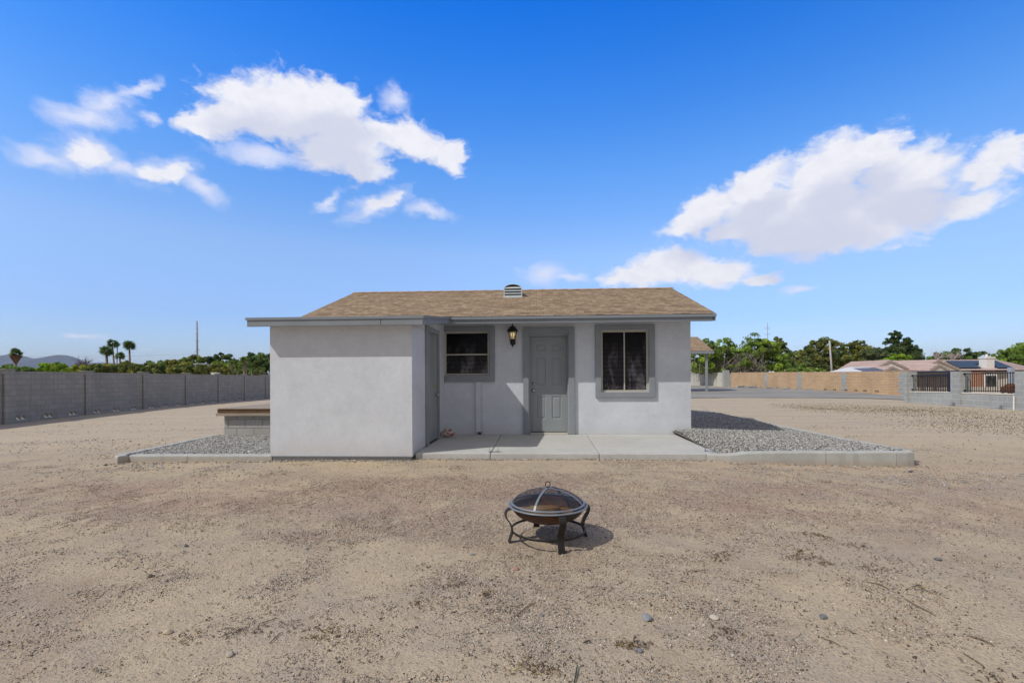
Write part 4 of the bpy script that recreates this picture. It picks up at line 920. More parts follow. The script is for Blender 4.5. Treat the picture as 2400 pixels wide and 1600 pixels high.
# ------------------------------------------------------------------ left block fence
class Wall:
    """straight wall in a local frame: x along, y = thickness (front face at y=0), z up"""
    def __init__(s,name,p0,p1,label,cat,group=None):
        s.p0=np.array(p0,float); s.p1=np.array(p1,float); d=s.p1-s.p0; s.L=math.hypot(d[0],d[1]); s.a=math.atan2(d[1],d[0])
        s.o=empty(name,(p0[0],p0[1],p0[2]),label,cat,group,s.a); s.dz=(s.p1[2]-s.p0[2])/s.L
    def pt(s,x,z=0): return s.p0[:2]+np.array([math.cos(s.a),math.sin(s.a)])*x
def fence_left():
    A=at(0,995,17.1); B=at(632,933.6,40); d=B-A; L=np.linalg.norm(d[:2]); u=d/L
    P0=A-u*13.0; P1=B+u*26
    bays=np.arange(0,13+L+26,3.67)
    # bay edge positions: pilaster seen at px 7 -> position along
    t7=None
    for t in np.linspace(-3,5,801):
        p=A+u*t-CAM; px=1200+FPX*(p@rt)/(p@fw)
        if px>=7: t7=t; break
    start=t7-4*3.67
    w=Wall('block_fence',A+u*start,A+u*(start+15*3.67),'long grey block fence with pilasters running along the left of the yard','fence')
    ang=w.a; top=1.905
    for k in range(15):
        x0=k*3.67; g0=w.dz*x0; g1=w.dz*(x0+3.67)
        # pilaster: 0.41 wide, a little proud and higher
        z=(g0+g1)/2
        if k>=0:
            MB().box(x0,x0+.41,-.055,.22,-.5+z,top+.035+z).build('pilaster',M['greyblock'],w.o,bevel=.006)
            MB().box(x0-.03,x0+.44,-.075,.24,top+.036+z,top+.075+z).build('pilaster_cap',M['greyblock'],w.o,bevel=.006)
        mb=MB(); a,b=x0+.412,x0+3.67-.035
        # upper courses, then a bottom course with pairs of open weep holes
        mb.box(a,b,0,.15,.26+z,top+z); mb.box(a,b,0,.15,-.5+z,.10+z)
        xs=a
        for hx in (.68,1.85,3.02):
            h0=x0+hx-.17
            mb.box(xs,h0,0,.15,.10+z,.26+z); mb.box(h0+.15,h0+.20,0,.15,.10+z,.26+z); xs=h0+.35
        mb.box(xs,b,0,.15,.10+z,.26+z)
        MBp=mb.build('panel',M['greyblock'],w.o)
        for hx in (.68,1.85,3.02):
            h0=x0+hx-.17; lm=MB()
            for q in (h0+.003,h0+.203):
                lm.add([(q,-.012,.103+z),(q+.144,-.012,.103+z),(q+.144,.15,.103+z),(q,.15,.103+z),(q,-.012,.125+z),(q+.144,-.012,.112+z),(q+.144,.15,.20+z),(q,.15,.165+z)],[(3,2,1,0),(4,5,6,7),(0,1,5,4),(1,2,6,5),(2,3,7,6),(3,0,4,7)])
            lm.build('weep_sunlight',M['mound'],w.o)  # pale wedges shaped and coloured as sunlight on the weep hole floors
fence_left()
# ------------------------------------------------------------------ right side walls
def gz(p): return T(p[0],p[1])
def pxwall(name,x0,D0_,x1,D1_,yt0,yt1,yb0,yb1,th,m,label,cat):
    """wall between two image columns at depths; top and bottom from image rows; returns (Wall, top height fn)"""
    a,b=at(x0,yb0,D0_),at(x1,yb1,D1_); w=Wall(name,(a[0],a[1],0),(b[0],b[1],0),label,cat)
    zt0,zt1=at(x0,yt0,D0_)[2],at(x1,yt1,D1_)[2]; zb0,zb1=a[2],b[2]; w.zt=lambda x:zt0+(zt1-zt0)*x/w.L; w.zb=lambda x:zb0+(zb1-zb0)*x/w.L
    return w
def wallpiece(w,x0,x1,y0,y1,dz0,dz1,fromtop=False):
    """box following the wall's slope: bottom = zb+dz0, top = zt+dz1"""
    mb=MB(); c=[]
    for (x,y) in ((x0,y0),(x1,y0),(x1,y1),(x0,y1)): c.append((x,y,w.zb(x)+dz0))
    for (x,y) in ((x0,y0),(x1,y0),(x1,y1),(x0,y1)): c.append((x,y,w.zt(x)+dz1))
    return mb.add(c,[(3,2,1,0),(4,5,6,7),(0,1,5,4),(1,2,6,5),(2,3,7,6),(3,0,4,7)])
# far pale wall
w=pxwall('block_wall',1560,63,1708,52,873.5,872.5,898,905,.15,None,'distant pale grey block wall behind the ramada post','wall')
for i in range(6):
    a,b=w.L*i/6,w.L*(i+1)/6-.05; wallpiece(w,a,b,0,.2,-.6,0).build('panel',M['farblock'],w.o)
# broken stepped end (toothed blocks)
e_=at(1703,900,51); st=empty('stepped_block_end',(e_[0],e_[1],gz(e_)),'grey block pillar with broken stepped blocks where the tan wall begins','block pillar')
zt=at(1703,867,51)[2]-gz(e_)
MB().box(-.3,.3,0,.4,-.4,zt).build('pillar',M['greyblock2'],st,bevel=.01)
for i,(dx,h) in enumerate(((.55,.78),(.85,.52),(1.15,.30),(1.45,.14))): MB().box(dx-.25,dx+.25,-.02-.01*i,.3,-.4,zt*h).build('toothed_blocks',M['greyblock2'],st,bevel=.01)
# tan wall
w=pxwall('tan_block_wall',1714,50,2128,27.5,872.5,869.5,907.5,928,.15,None,'long tan slump block wall with grey pilaster strips right of the ramada','wall')
wallpiece(w,0,w.L,0,.2,-.6,0).build('panel',M['tanbrick'],w.o)
def wx(w,px,py=900):   # distance along the wall seen at image column px
    lo,hi=0,w.L
    for _ in range(40):
        m=(lo+hi)/2; p=w.pt(m); q=np.array([p[0],p[1],1.0])-CAM
        if 1200+FPX*(q@rt)/(q@fw)<px: lo=m
        else: hi=m
    return lo
for px in (1795,1874,1978):
    x=wx(w,px)
    for k in range(9):   # alternating toothed grey blocks
        q=.2+.1*(k%2); z0=w.zt(x)-.05-.2*(k+1)+.0; 
        if z0<w.zb(x)+.1: break
        MB().box(x-q,x+q,-.012,.02,z0+.005,z0+.195).build('toothed_block',M['greyblock2'],w.o)
x=wx(w,2112)
for k in range(8):
    q=.35 if k%2 else .16; z0=w.zt(x)-.03-.2*(k+1)
    if z0>w.zb(x)-.1: MB().box(x-q+.1,w.L,-.012,.02,z0+.005,z0+.195).build('toothed_block',M['greyblock2'],w.o)
# loose blocks along its foot
def cinder(p,rz,label,hold=True):
    o=empty('cinder_block',p,label,'cinder block','cinder blocks along the foot of the tan wall',rz)
    mb=MB(); l,d,h=.4,.2,.2; t=.035
    mb.box(-l/2,-l/2+t,-d/2,d/2,0,h).box(l/2-t,l/2,-d/2,d/2,0,h).box(-.02,.02,-d/2,d/2,0,h)
    for a,b in ((-l/2+t,-.02),(.02,l/2-t)): mb.box(a,b,-d/2,d/2,0,t).box(a,b,-d/2,d/2,h-t,h)
    mb.build('block_body',M['greyblock2'],o); MB().box(-l/2+t,l/2-t,-.01,.01,t,h-t).build('hollow',M['ventdark'],o); return o
names=['first','second','third','fourth','fifth','sixth','seventh','eighth','ninth']
cb=[(1742,.3),(1756,-.2),(1770,.2),(1784,-.3),(1809,.15),(1830,-.15),(1850,.25),(1879,-.25),(1903,.1)]
for i,(px,r) in enumerate(cb):
    x=wx(w,px); p=w.pt(x); n=np.array([math.sin(w.a),-math.cos(w.a)]); p=p+n*.25
    o=cinder((p[0],p[1],w.zb(x)-.02),w.a+r,f'{names[i]} grey cinder block from the left along the foot of the tan wall')
    o.scale=(1.25,1.25,1.35) if i<4 else (1.1,1.1,1.1)
hm=MB()
for px in (1822,1934,1956,1982,2006,2027,2055):
    x=wx(w,px); z=w.zb(x)+.16
    for s in (-.12,.05): hm.box(x+s,x+s+.09,-.015,.02,z,z+.09)
hm.build('weep_hole',M['ventdark'],w.o)
# near grey wall with piers and iron fence panels
W2=pxwall('grey_block_wall',2124,21.3,2460,14.9,870,868.5,944,967,.2,None,'pale grey block wall with piers and low open bays at the right of the yard','wall')
def zlow(x,px): 
    return None
def seg(x0p,x1p,topy0,topy1,name,y0=0,y1=.2,m=M['greyblock2']):
    xa,xb=wx(W2,x0p),wx(W2,x1p)
    def zat(px,py):
        x=wx(W2,px); p=W2.pt(x); q=ray(px,py); D=((p[0]-CAM[0])*fw[0]+(p[1]-CAM[1])*fw[1])/ (q[0]*fw[0]+q[1]*fw[1])*1.; return CAMZ+q[2]*math.hypot(*(p-CAM[:2]))/math.hypot(q[0],q[1])
    za,zb=zat(x0p,topy0),zat(x1p,topy1)
    c=[(xa,y0,-.6),(xb,y0,-.6),(xb,y1,-.6),(xa,y1,-.6),(xa,y0,za),(xb,y0,zb),(xb,y1,zb),(xa,y1,za)]
    MB().add(c,[(3,2,1,0),(4,5,6,7),(0,1,5,4),(1,2,6,5),(2,3,7,6),(3,0,4,7)]).build(name,m,W2.o); return xa,xb,za,zb
xa0,xb0,z0a,z0b=seg(2124.5,2132,871,871,'pier',-.12,.3)
L1=seg(2132,2231.5,918.5,920.5,'low_wall')
P2=seg(2231.5,2253,870,870,'pier',-.06,.34)
L2=seg(2253,2379,921.5,925,'low_wall')
seg(2379,2460,869.5,868.5,'tall_panel')
capm=M['greyblock2']
for (a,b,za,zb,y0) in ((L1[0],L1[1],L1[2],L1[3],-.02),(L2[0],L2[1],L2[2],L2[3],-.02)):
    MB().add([(a+.01,y0,za+.003),(b-.01,y0,zb+.003),(b-.01,.22,zb+.003),(a+.01,.22,za+.003),(a+.01,y0,za+.03),(b-.01,y0,zb+.03),(b-.01,.22,zb+.03),(a+.01,.22,za+.03)],[(3,2,1,0),(4,5,6,7),(0,1,5,4),(1,2,6,5),(2,3,7,6),(3,0,4,7)]).build('mortar_cap',M['mound'],W2.o)
n2=np.array([math.sin(W2.a),-math.cos(W2.a)])
def iron(xa,xb,za,zb,h,nb,label):
    p=W2.pt(xa)-n2*.1; o=empty('iron_fence_panel',(p[0],p[1],za),label,'fence panel','black iron panels set in the grey wall',W2.a)
    L=xb-xa; s=(zb-za)/L
    for z in (.06,h-.05):
        MB().tube([(0,0,z),(L,0,z+s*L)],.017,6).build('rail',M['black'],o)
    for i in range(nb):
        x=.05+(L-.1)*i/(nb-1); MB().tube([(x,0,.02+s*x),(x,0,h-.02+s*x)],.0125,6).build('bar',M['black'],o)
    for z in (.06,h-.05): MB().box(-.025,.0,-.03,.03,z-.03,z+.03).build('wall_bracket',M['black'],o)
    return o
iron(L1[0]+.03,L1[1]-.03,L1[2]+.05,L1[3]+.05,.72,22,'shorter black iron fence panel in front of the slatted gate')
iron(L2[0]+.03,L2[1]-.05,L2[2]+.05,L2[3]+.05,.74,22,'longer black iron fence panel between the pier and the right edge')
# slatted gate behind the first bay
ga,gb=at(2146,920,25),at(2221,921,24.3); gw=Wall('slatted_gate',(ga[0],ga[1],gz(ga)),(gb[0],gb[1],gz(ga)),'navy framed gate with brown wooden slats behind the left iron panel','gate')
gh=at(2146,869.5,25)[2]-gz(ga); Lg=gw.L
MB().box(-.09,.0,-.05,.05,-.3,gh).box(Lg,Lg+.1,-.05,.05,-.3,gh).box(0,Lg,-.04,.04,gh-.09,gh).box(0,Lg,-.04,.04,gh-.27,gh-.20).box(0,Lg,-.04,.04,.1,.16).build('gate_frame',M['navy'],gw.o)
slm=woodmat('gate_slat_wood',(.36,.27,.18),(.24,.17,.11),(20,20,2))
for i in range(14):
    x=.02+(Lg-.04)*i/14; MB().box(x,x+(Lg-.04)/14-.03,.045,.07,.12,gh-.12).build('slat',slm,gw.o)
for i in range(13):
    x=.02+(Lg-.04)*(i+1)/14; MB().tube([(x,-.045,.13),(x,-.045,gh-.25)],.012,6).build('bar',M['navy'],gw.o)
# white pipe, base stirrups, rusty box, post behind
p=W2.pt(wx(W2,2379))+n2*.04; tag(MB().tube([(0,0,-.3),(0,0,at(2379,926,16.4)[2]-.0)],.022,10).build('white_pipe',M['white'],None,(p[0],p[1],0)),'thin white vertical pipe on the grey wall near the right edge','pipe')
for px,lab in ((2240,'dark steel angle bracket at the wall foot below the pier'),(2353,'dark steel angle bracket at the wall foot near the white pipe')):
    p=W2.pt(wx(W2,px))+n2*.12; z=gz(p); o=empty('angle_bracket',(p[0],p[1],z),lab,'bracket','angle brackets at the foot of the grey wall',W2.a)
    MB().box(-.16,.0,-.02,.02,.03,.055).build('arm',M['bracket'],o); MB().box(0,.05,-.03,.03,-.05,.14).build('upright',M['bracket'],o)
ru=simple('rusty_brown_iron',(.13,.055,.025),.8,.35,9,.3,40)
p=at(2369,925,19); o=empty('rusty_barbecue',(p[0],p[1],gz(p)),'rusty brown barbecue box standing behind the longer iron panel','barbecue')
zz=at(2369,910,19)[2]-gz(p)
bm_=MB().box(-.2,.2,-.15,.2,zz-.17,zz+.08); bm_.build('firebox',ru,o,bevel=.02)
MB().lathe([(.0,zz+.20),(.09,zz+.19),(.17,zz+.14),(.2,zz+.083)],18).build('lid',ru,o)
for s in (-1,1):
    for q in (-.1,.15): MB().box(s*.17-.02,s*.17+.02,q-.02,q+.02,-.05,zz-.172).build('leg',ru,o)
tag(MB().box(-.09,.09,-.09,.09,-.2,at(2370,861,22)[2]).build('wooden_post',M['steel'],None,(at(2370,900,22)[0],at(2370,900,22)[1],0),bevel=.01),'grey square post rising behind the rusty barbecue','post')
# ------------------------------------------------------------------ ramada behind the house
def ramada():
    ex=at(1673,822,35); X1=ex[0]; Yf=ex[1]; ze=ex[2]; g=T(X1-1,Yf); X0=X1-7.5; dep=7.0; Ymid=Yf+dep/2; zr=ze+1.32
    o=empty('ramada',(X1,Yf,g),'open ramada with brown shingle roof on a grey post behind the shed','ramada')
    r=roof_mesh('roof',o,[(X0,X1,Yf,Ymid,ze,zr),(X0,X1,Yf+dep,Ymid,ze,zr)],[([(X0,Yf,ze-.02),(X1,Yf,ze-.02),(X1,Ymid,zr-.02),(X0,Ymid,zr-.02),(X1,Yf+dep,ze-.02),(X0,Yf+dep,ze-.02)],[(3,2,1,0),(3,5,4,2)])],M['shingle'])
    fm=MB().box(X0,X1,Yf-.02,Yf+.02,ze-.20,ze-.01).box(X0,X1,Yf+dep-.02,Yf+dep+.02,ze-.2,ze-.01)
    for ya,yb in ((Yf+.02,Ymid),(Yf+dep-.02,Ymid)): fm.slab([(X1-.05,ya,ze-.2),(X1-.05,yb,zr-.2),(X1-.05,yb,zr-.02),(X1-.05,ya,ze-.02)],(1,0,0),.04)
    under(o,fm,'fascia',M['fascia'])
    for (x,y) in ((X1-.42,Yf+.3),(X1-.42,Yf+dep-.3),(X0+.4,Yf+.3),(X0+.4,Yf+dep-.3)): under(o,MB().box(x-.075,x+.075,y-.075,y+.075,g-.2,ze-.02),'post',M['trim'],bevel=.01)
ramada()
# grey dusty drive along the tan wall
def conform(name,poly,m,lift=.012,step=.5):
    P=np.array(poly); bm=bmesh.new(); f=bm.faces.new([bm.verts.new((x,y,0)) for x,y in P]); 
    bmesh.ops.triangulate(bm,faces=[f]); 
    for _ in range(5):
        es=[e for e in bm.edges if e.calc_length()>step*3]
        if not es: break
        bmesh.ops.subdivide_edges(bm,edges=es,cuts=1); bmesh.ops.triangulate(bm,faces=bm.faces[:])
    for v in bm.verts: v.co.z=T(v.co.x,v.co.y)+lift
    me=bpy.data.meshes.new(name); bm.to_mesh(me); bm.free(); return tag(link(name,me,m),kind='structure')
dp=[at(1560,929,27),at(1700,930,27),at(1800,931,26.5),at(1900,932,26),at(2000,933,25.5),at(2080,936,24.5),at(2125,941,23.3),at(2127,929,27),at(1980,918,33),at(1860,911.5,39),at(1714,907.5,49),at(1600,903,57)]
conform('driveway',[(p[0],p[1]) for p in dp],M['asphalt'],.02)
# ------------------------------------------------------------------ neighbouring house over the right wall
def neigh():
    tile=blocks('pink_roof_tile',(.52,.33,.27),(.44,.27,.215),(.30,.19,.16),.3,.35,.03,.08)
    tcol=simple('pale_pink_tile',(.50,.33,.27),.9,.12,1.5)
    m,t,b=mat('clay_tile',.9,.2); v=t.add('ShaderNodeNewGeometry').outputs['Position']; sx=t.add('ShaderNodeSeparateXYZ'); t.l.new(v,sx.inputs[0])
    a=t.m('SINE',t.m('MULTIPLY',sx.outputs[0],20)); bb=t.m('FRACT',t.m('MULTIPLY',sx.outputs[2],6.5))
    f=t.m('ADD',t.rng(a,-1,1,.8,1.1),t.m('ADD',t.rng(bb,0,.25,-.28,0),t.rng(t.noise(v,1.1,4,.6),.3,.7,-.1,.1)))
    t.l.new(t.vm('SCALE',(.48,.36,.315),scale=f),b.inputs['Base Color']); T_=m
    wallm=simple('neighbour_stucco',(.50,.47,.42),.9,.06,1.5)
    g=T(*(at(2200,900,45)[:2]))
    o=empty('tile_roof_house',(at(2200,900,45)[0],at(2200,900,45)[1],g),'pink tile roofed house with solar panels beyond the grey wall','house')
    Z=lambda x,y,D:tuple(at(x,y,D))
    zz=lambda p,z:(p[0],p[1],z)
    # main body
    e=[Z(2036,868,47),Z(2250,868,45.5),Z(2384,866,44),Z(2450,866,52),Z(2450,866,60),Z(2036,868,60)]
    ztop=e[1][2]-.12
    under(o,MB().prism([(p[0],p[1]) for p in e],g-.5,ztop),'wall',wallm)
    ez=e[1][2]
    # front slopes (each a thin slab) + back slopes
    R0,R1=Z(2085,843,52),Z(2333,843.2,50); zr=(R0[2]+R1[2])/2; R0=zz(R0,zr); R1=zz(R1,zr)
    F0,F1=Z(2030,868,46.6),Z(2392,865.5,43.6); F0=zz(F0,ez);F1=zz(F1,ez)
    B1=zz(Z(2460,866,60),ez);B0=zz(Z(2000,866,62),ez)
    mb=MB().add([F0,F1,R1,R0,B1,B0],[(0,1,2,3),(1,4,2),(4,5,3,2),(5,0,3),(0,5,4,1)])
    rf=under(o,mb,'roof',T_)
    # lower wing at the left with solar panels
    a0,a1,a2,a3=Z(1962,866,52),Z(2072,866,50),Z(2072,849,56),Z(2000,849,57)
    lz=a0[2]; a1=zz(a1,lz); a3=zz(a3,a2[2]); bk=zz(Z(1980,866,64),lz); bk2=zz(Z(2080,866,64),lz)
    mb=MB().add([a0,a1,a2,a3,bk,bk2],[(0,1,2,3),(4,0,3),(3,2,5,4),(0,4,5,1),(1,5,2)]); under(o,mb,'roof',T_,label='low left wing of the tiled roof')
    under(o,MB().prism([(a0[0]+.5,a0[1]+.6),(a1[0],a1[1]+.6),(bk2[0],bk2[1]-.6),(bk[0]+.5,bk[1]-.6)],g-.5,lz-.1),'wall',wallm)
    def onslope(q,A,B,C,off=.09):   # image point projected onto plane ABC, lifted
        A,B,C=map(np.array,(A,B,C)); n=np.cross(B-A,C-A); n/=np.linalg.norm(n); n=n if n[2]>0 else -n
        A=A+n*off; d=ray(*q); return CAM+d*((A-CAM)@n)/(d@n), n
    def panels(poly,A,B,C):
        pts=[];n=None
        for q in poly: p_,n=onslope(q,A,B,C); pts.append(p_)
        under(o,MB().slab(pts,n,.04),'solar_panels',M['panel'])
    panels([(2216,845.8),(2302,845.8),(2302,853),(2284,853.2),(2300,861.8),(2248,861.8)],F0,F1,R1)
    panels([(2323,845.5),(2333,845),(2374,861.5),(2340,862),(2323,856)],F0,F1,R1)
    panels([(2010,853.5),(2064,852.8),(2056,861),(1999,861.5)],a0,a1,a2)
    # gables facing us
    def gable(apx,apy,lx,ly,rx,ry,D,label,c):
        A,Lf,Rt=np.array(Z(apx,apy,D)),np.array(Z(lx,ly,D)),np.array(Z(rx,ry,D)); Rt[2]=Lf[2]; d=np.array([fw[0],fw[1],0])*5
        mb=MB()
        for s,(P_,Q_) in enumerate(((Lf,A),(A,Rt))): mb.slab([P_,Q_,Q_+d,P_+d],(0,0,1),.13)
        gb=under(o,mb,'gable_roof',T_,label=label)
        k=np.array([fw[0],fw[1],0])*.004; sh=np.array([0,0,-.02])
        sub(gb,MB().slab([Lf+k+sh,Rt+k+sh,A+k+sh],(fw[0],fw[1],0),.1),'gable_wall',c)
        tr=MB()
        for P_,Q_ in ((Lf,A),(A,Rt)): tr.slab([P_-k*15+(0,0,-.13),Q_-k*15+(0,0,-.13),Q_-k*15+(0,0,-.0),P_-k*15+(0,0,.0)],(fw[0],fw[1],0),.05)
        sub(gb,tr,'barge_board',simple('taupe_barge',(.30,.26,.23),.7,.08,2))
    gable(2086,846,2052,866,2130,871.5,43.5,'wide gable on the left',M['white'])
    gable(2091,860.5,2074,870,2112,870,42,'small porch gable',wallm)
    gable(2200,845,2166,868,2252,866,43,'wide gable on the right',wallm)
    gable(2201,855,2178,869,2226,869,41.8,'small front gable',wallm)
    # brick wall section, window, chimney
    q0,q1=Z(2256,880,44.5),Z(2305,880,44)
    under(o,MB().slab([zz(q0,g),zz(q1,g),zz(q1,ztop-.05),zz(q0,ztop-.05)],(-fw[0],-fw[1],0),.12),'brick_front',M['brick'])
    q0,q1=Z(2306,880,43.6),Z(2337,880,43.4); wz0,wz1=at(2306,911,43.6)[2],at(2306,880,43.6)[2]
    fr=under(o,MB().slab([zz(q0,wz0-.12),zz(q1,wz0-.12),zz(q1,wz1+.12),zz(q0,wz1+.12)],(-fw[0],-fw[1],0),.06),'window',M['white'])
    q0,q1=Z(2309,880,43.55),Z(2334,880,43.35); sub(fr,MB().slab([zz(q0,wz0),zz(q1,wz0),zz(q1,wz1),zz(q0,wz1)],(-fw[0],-fw[1],0),.04),'pane',M['glass'])
    c=Z(2312.5,850,45.5); zt_=at(2312,840,45.5)[2]; w_=.37
    ch=MB().box(c[0]-w_,c[0]+w_,c[1]-w_,c[1]+w_,ztop-.1,zt_).box(c[0]-w_-.06,c[0]+w_+.06,c[1]-w_-.06,c[1]+w_+.06,zt_+.001,zt_+.14)
    ch.tube([(c[0],c[1],zt_+.14),(c[0],c[1],zt_+.42)],.1,10); under(o,ch,'chimney',M['white'])
    # carport in front
    k=at(2010,900,40); cp_=empty('carport',(k[0],k[1],T(k[0],k[1])),'white and dark striped metal carport roof behind the tan wall','carport')
    A,B,C,D_=Z(1938,873.5,40),Z(2016,873,39),Z(2042,861.5,43),Z(1990,861.5,44)
    under(cp_,MB().slab([A,B,C,D_],(0,0,1),.06),'roof_slope',M['whitemetal'])
    A2,B2,C2=Z(2016,873,39),Z(2090,873,37.5),Z(2050,861,40)
    m,t,b=mat('striped_metal_underside',.5,.4); v=t.add('ShaderNodeNewGeometry').outputs['Position']; sx=t.add('ShaderNodeSeparateXYZ'); t.l.new(v,sx.inputs[0])
    t.l.new(t.mix(t.m('GREATER_THAN',t.m('FRACT',t.m('MULTIPLY',sx.outputs[0],3)),.75),(.06,.06,.07,1),(.25,.25,.27,1)),b.inputs['Base Color'])
    under(cp_,MB().slab([A2,B2,C2],(fw[0],fw[1],0),3.0),'gable_end',m)
    gk=T(k[0],k[1])
    for q in ((1942,39.9),(2086,37.6),(2014,42)):
        pq=at(q[0],900,q[1]); under(cp_,MB().box(pq[0]-.06,pq[0]+.06,pq[1]-.06+.2,pq[1]+.26,gk-.3,A[2]+.02),'post',M['whitemetal'])
neigh()
# rubble mound / pale roofline just over the tan wall
p=at(1885,872,58); q=at(1850,872,60); r2=at(1945,873,57)
o=empty('low_pale_roof_house',(p[0],p[1],T(p[0],p[1])),'low cream roofed house partly hidden by shrubs over the tan wall','house')
g=T(p[0],p[1]); zt=at(1885,864,58)[2]; ze=at(1885,873.5,58)[2]
pa,pb=at(1846,870,60),at(1948,870,57); dd=np.array([fw[0],fw[1],0])*6
A=np.array([pa[0],pa[1],ze]);B=np.array([pb[0],pb[1],ze]);up_=np.array([0,0,zt-ze])
under(o,MB().add([A,B,B+dd,A+dd,A+(B-A)*.15+dd*.5+up_,A+(B-A)*.8+dd*.5+up_],[(0,1,5,4),(1,2,5),(2,3,4,5),(3,0,4),(0,3,2,1)]),'roof',simple('cream_roof',(.50,.47,.38),.9,.12,2))
under(o,MB().prism([tuple(A[:2]+dd[:2]*.1+(B-A)[:2]*.03),tuple(B[:2]+dd[:2]*.1-(B-A)[:2]*.03),tuple(B[:2]+dd[:2]*.9-(B-A)[:2]*.03),tuple(A[:2]+dd[:2]*.9+(B-A)[:2]*.03)],g-.3,ze-.02),'wall',M['white'])
# ------------------------------------------------------------------ trees
def leaves(n,blobs,leaf,cols,rng,clump=40,cr=.35,flat=.75,elong=1.6):
    """blobs: (x,y,z,rx,ry,rz); leaf cards clustered into clumps inside the crown volume"""
    B=np.array(blobs,float); vol=B[:,3]*B[:,5]; idx=rng.choice(len(B),clump,p=vol/vol.sum())
    d=rng.normal(size=(clump,3)); d/=np.linalg.norm(d,axis=1)[:,None]; rad=rng.uniform(.35,1,(clump,1))**.5
    c=B[idx,:3]+d*B[idx,3:]*rad
    clump0=clump; size=B[idx,3:].mean(1)*cr*rng.uniform(.55,1.3,clump); ctone=rng.uniform(.66,1.3,clump)*2.35; chue=rng.integers(0,len(cols),clump)
    k=rng.integers(0,clump,n); e=rng.normal(size=(n,3)); e/=np.linalg.norm(e,axis=1)[:,None]; e*=rng.uniform(.2,1,(n,1))**.4; e[:,2]*=flat
    P=c[k]+e*size[k][:,None]
    a=rng.normal(size=(n,3)); a[:,2]*=.6; a/=np.linalg.norm(a,axis=1)[:,None]; b=np.cross(a,rng.normal(size=(n,3))); b/=np.linalg.norm(b,axis=1)[:,None]
    s=(leaf*rng.uniform(.5,1.4,n))[:,None]
    V=np.stack([P-a*s*elong*.5,P+b*s*.5,P+a*s*elong*.5,P-b*s*.5],1).reshape(-1,3)
    F=np.arange(n*4).reshape(n,4)
    C=np.array(cols)[chue[k]]*ctone[k][:,None]*rng.uniform(.75,1.25,(n,1))
    return V,F,np.repeat(C,4,0)
def fine_into(parent,name,V,F,C,m,origin):
    V=V-np.array(origin); return fastmesh(name,V,F,C,m,parent=parent)
GREENS={'dark':[(.035,.06,.022),(.05,.075,.03),(.065,.085,.03)],'pine':[(.08,.105,.038),(.11,.13,.045),(.055,.078,.036)],'olive':[(.11,.115,.035),(.08,.09,.03),(.15,.145,.042)],
        'bright':[(.12,.19,.02),(.16,.21,.03),(.09,.15,.02)],'yellow':[(.20,.19,.02),(.13,.16,.02)],'mesq':[(.12,.17,.035),(.085,.125,.03),(.15,.20,.04)],'mid':[(.065,.10,.03),(.09,.13,.04)]}
def tree(name,label,cat,px,base_y,D,blobs,leaf,cols,n,clump=60,cr=.35,group=None,trunk=True,seed=0,lean=0,tm=None,limbs=5,flat=.75,fill=True):
    """blobs in image units (px,py,rx,ry) at depth D"""
    rng=np.random.default_rng(seed+int(px)); k=D/FPX; b0=at(px,base_y,D); g=T(b0[0],b0[1]); org=(b0[0],b0[1],g)
    BL=[]; blobs=list(blobs)
    if fill:
        xa=min(b[0]-b[2] for b in blobs); xb=max(b[0]+b[2] for b in blobs); yl=max(b[1] for b in blobs)
        for q in (.25,.5,.75): blobs.append((xa+(xb-xa)*q,(yl+872)/2+2,(xb-xa)*.24,(878-yl)/2+5))
    for (x,y,rx,ry) in blobs:
        c=at(x,y,D+rng.uniform(-.3,.3)*rx*k); BL.append((c[0],c[1],c[2],rx*k,rx*k*.8,ry*k))
    o=empty(name,org,label,cat,group)
    V,F,C=leaves(int(n*3.2),BL,leaf*.72,cols,rng,int(clump*2.2),cr,flat); fine_into(o,'crown',V,F,C,M['leaf'],org)
    if trunk:
        mb=MB(); H=max(b[2] for b in BL)-g; B=np.array(BL); cz=(B[:,2]-B[:,5]*.4).min()-g
        fork=max(cz*.8,H*.18); r0=max(.12,H*.022)
        mb.tube([(0,0,-.3),(lean*fork*.5,0,fork*.5),(lean*fork,0,fork)],[r0*1.2,r0,r0*.8],8)
        for b in BL[:max(limbs,len(BL))]:
            e=np.array(b[:3])-np.array(org); m_=np.array([lean*fork+(e[0])*.4,e[1]*.4,fork+(e[2]-fork)*.55])
            mb.tube([(lean*fork,0,fork*.95),m_,e+(0,0,b[5]*.3)],[r0*.6,r0*.4,r0*.12],6)
            for _ in range(3):
                d=rng.normal(size=3)*np.array(b[3:])*.7; mb.tube([m_,(m_+e)/2+d*.3,e+d],[r0*.28,r0*.18,r0*.05],5)
        mb.build('trunk',tm or M['bark'],o,smooth=True)
    return o
G=GREENS; gl='trees beyond the left fence'; gr='trees beyond the right walls'
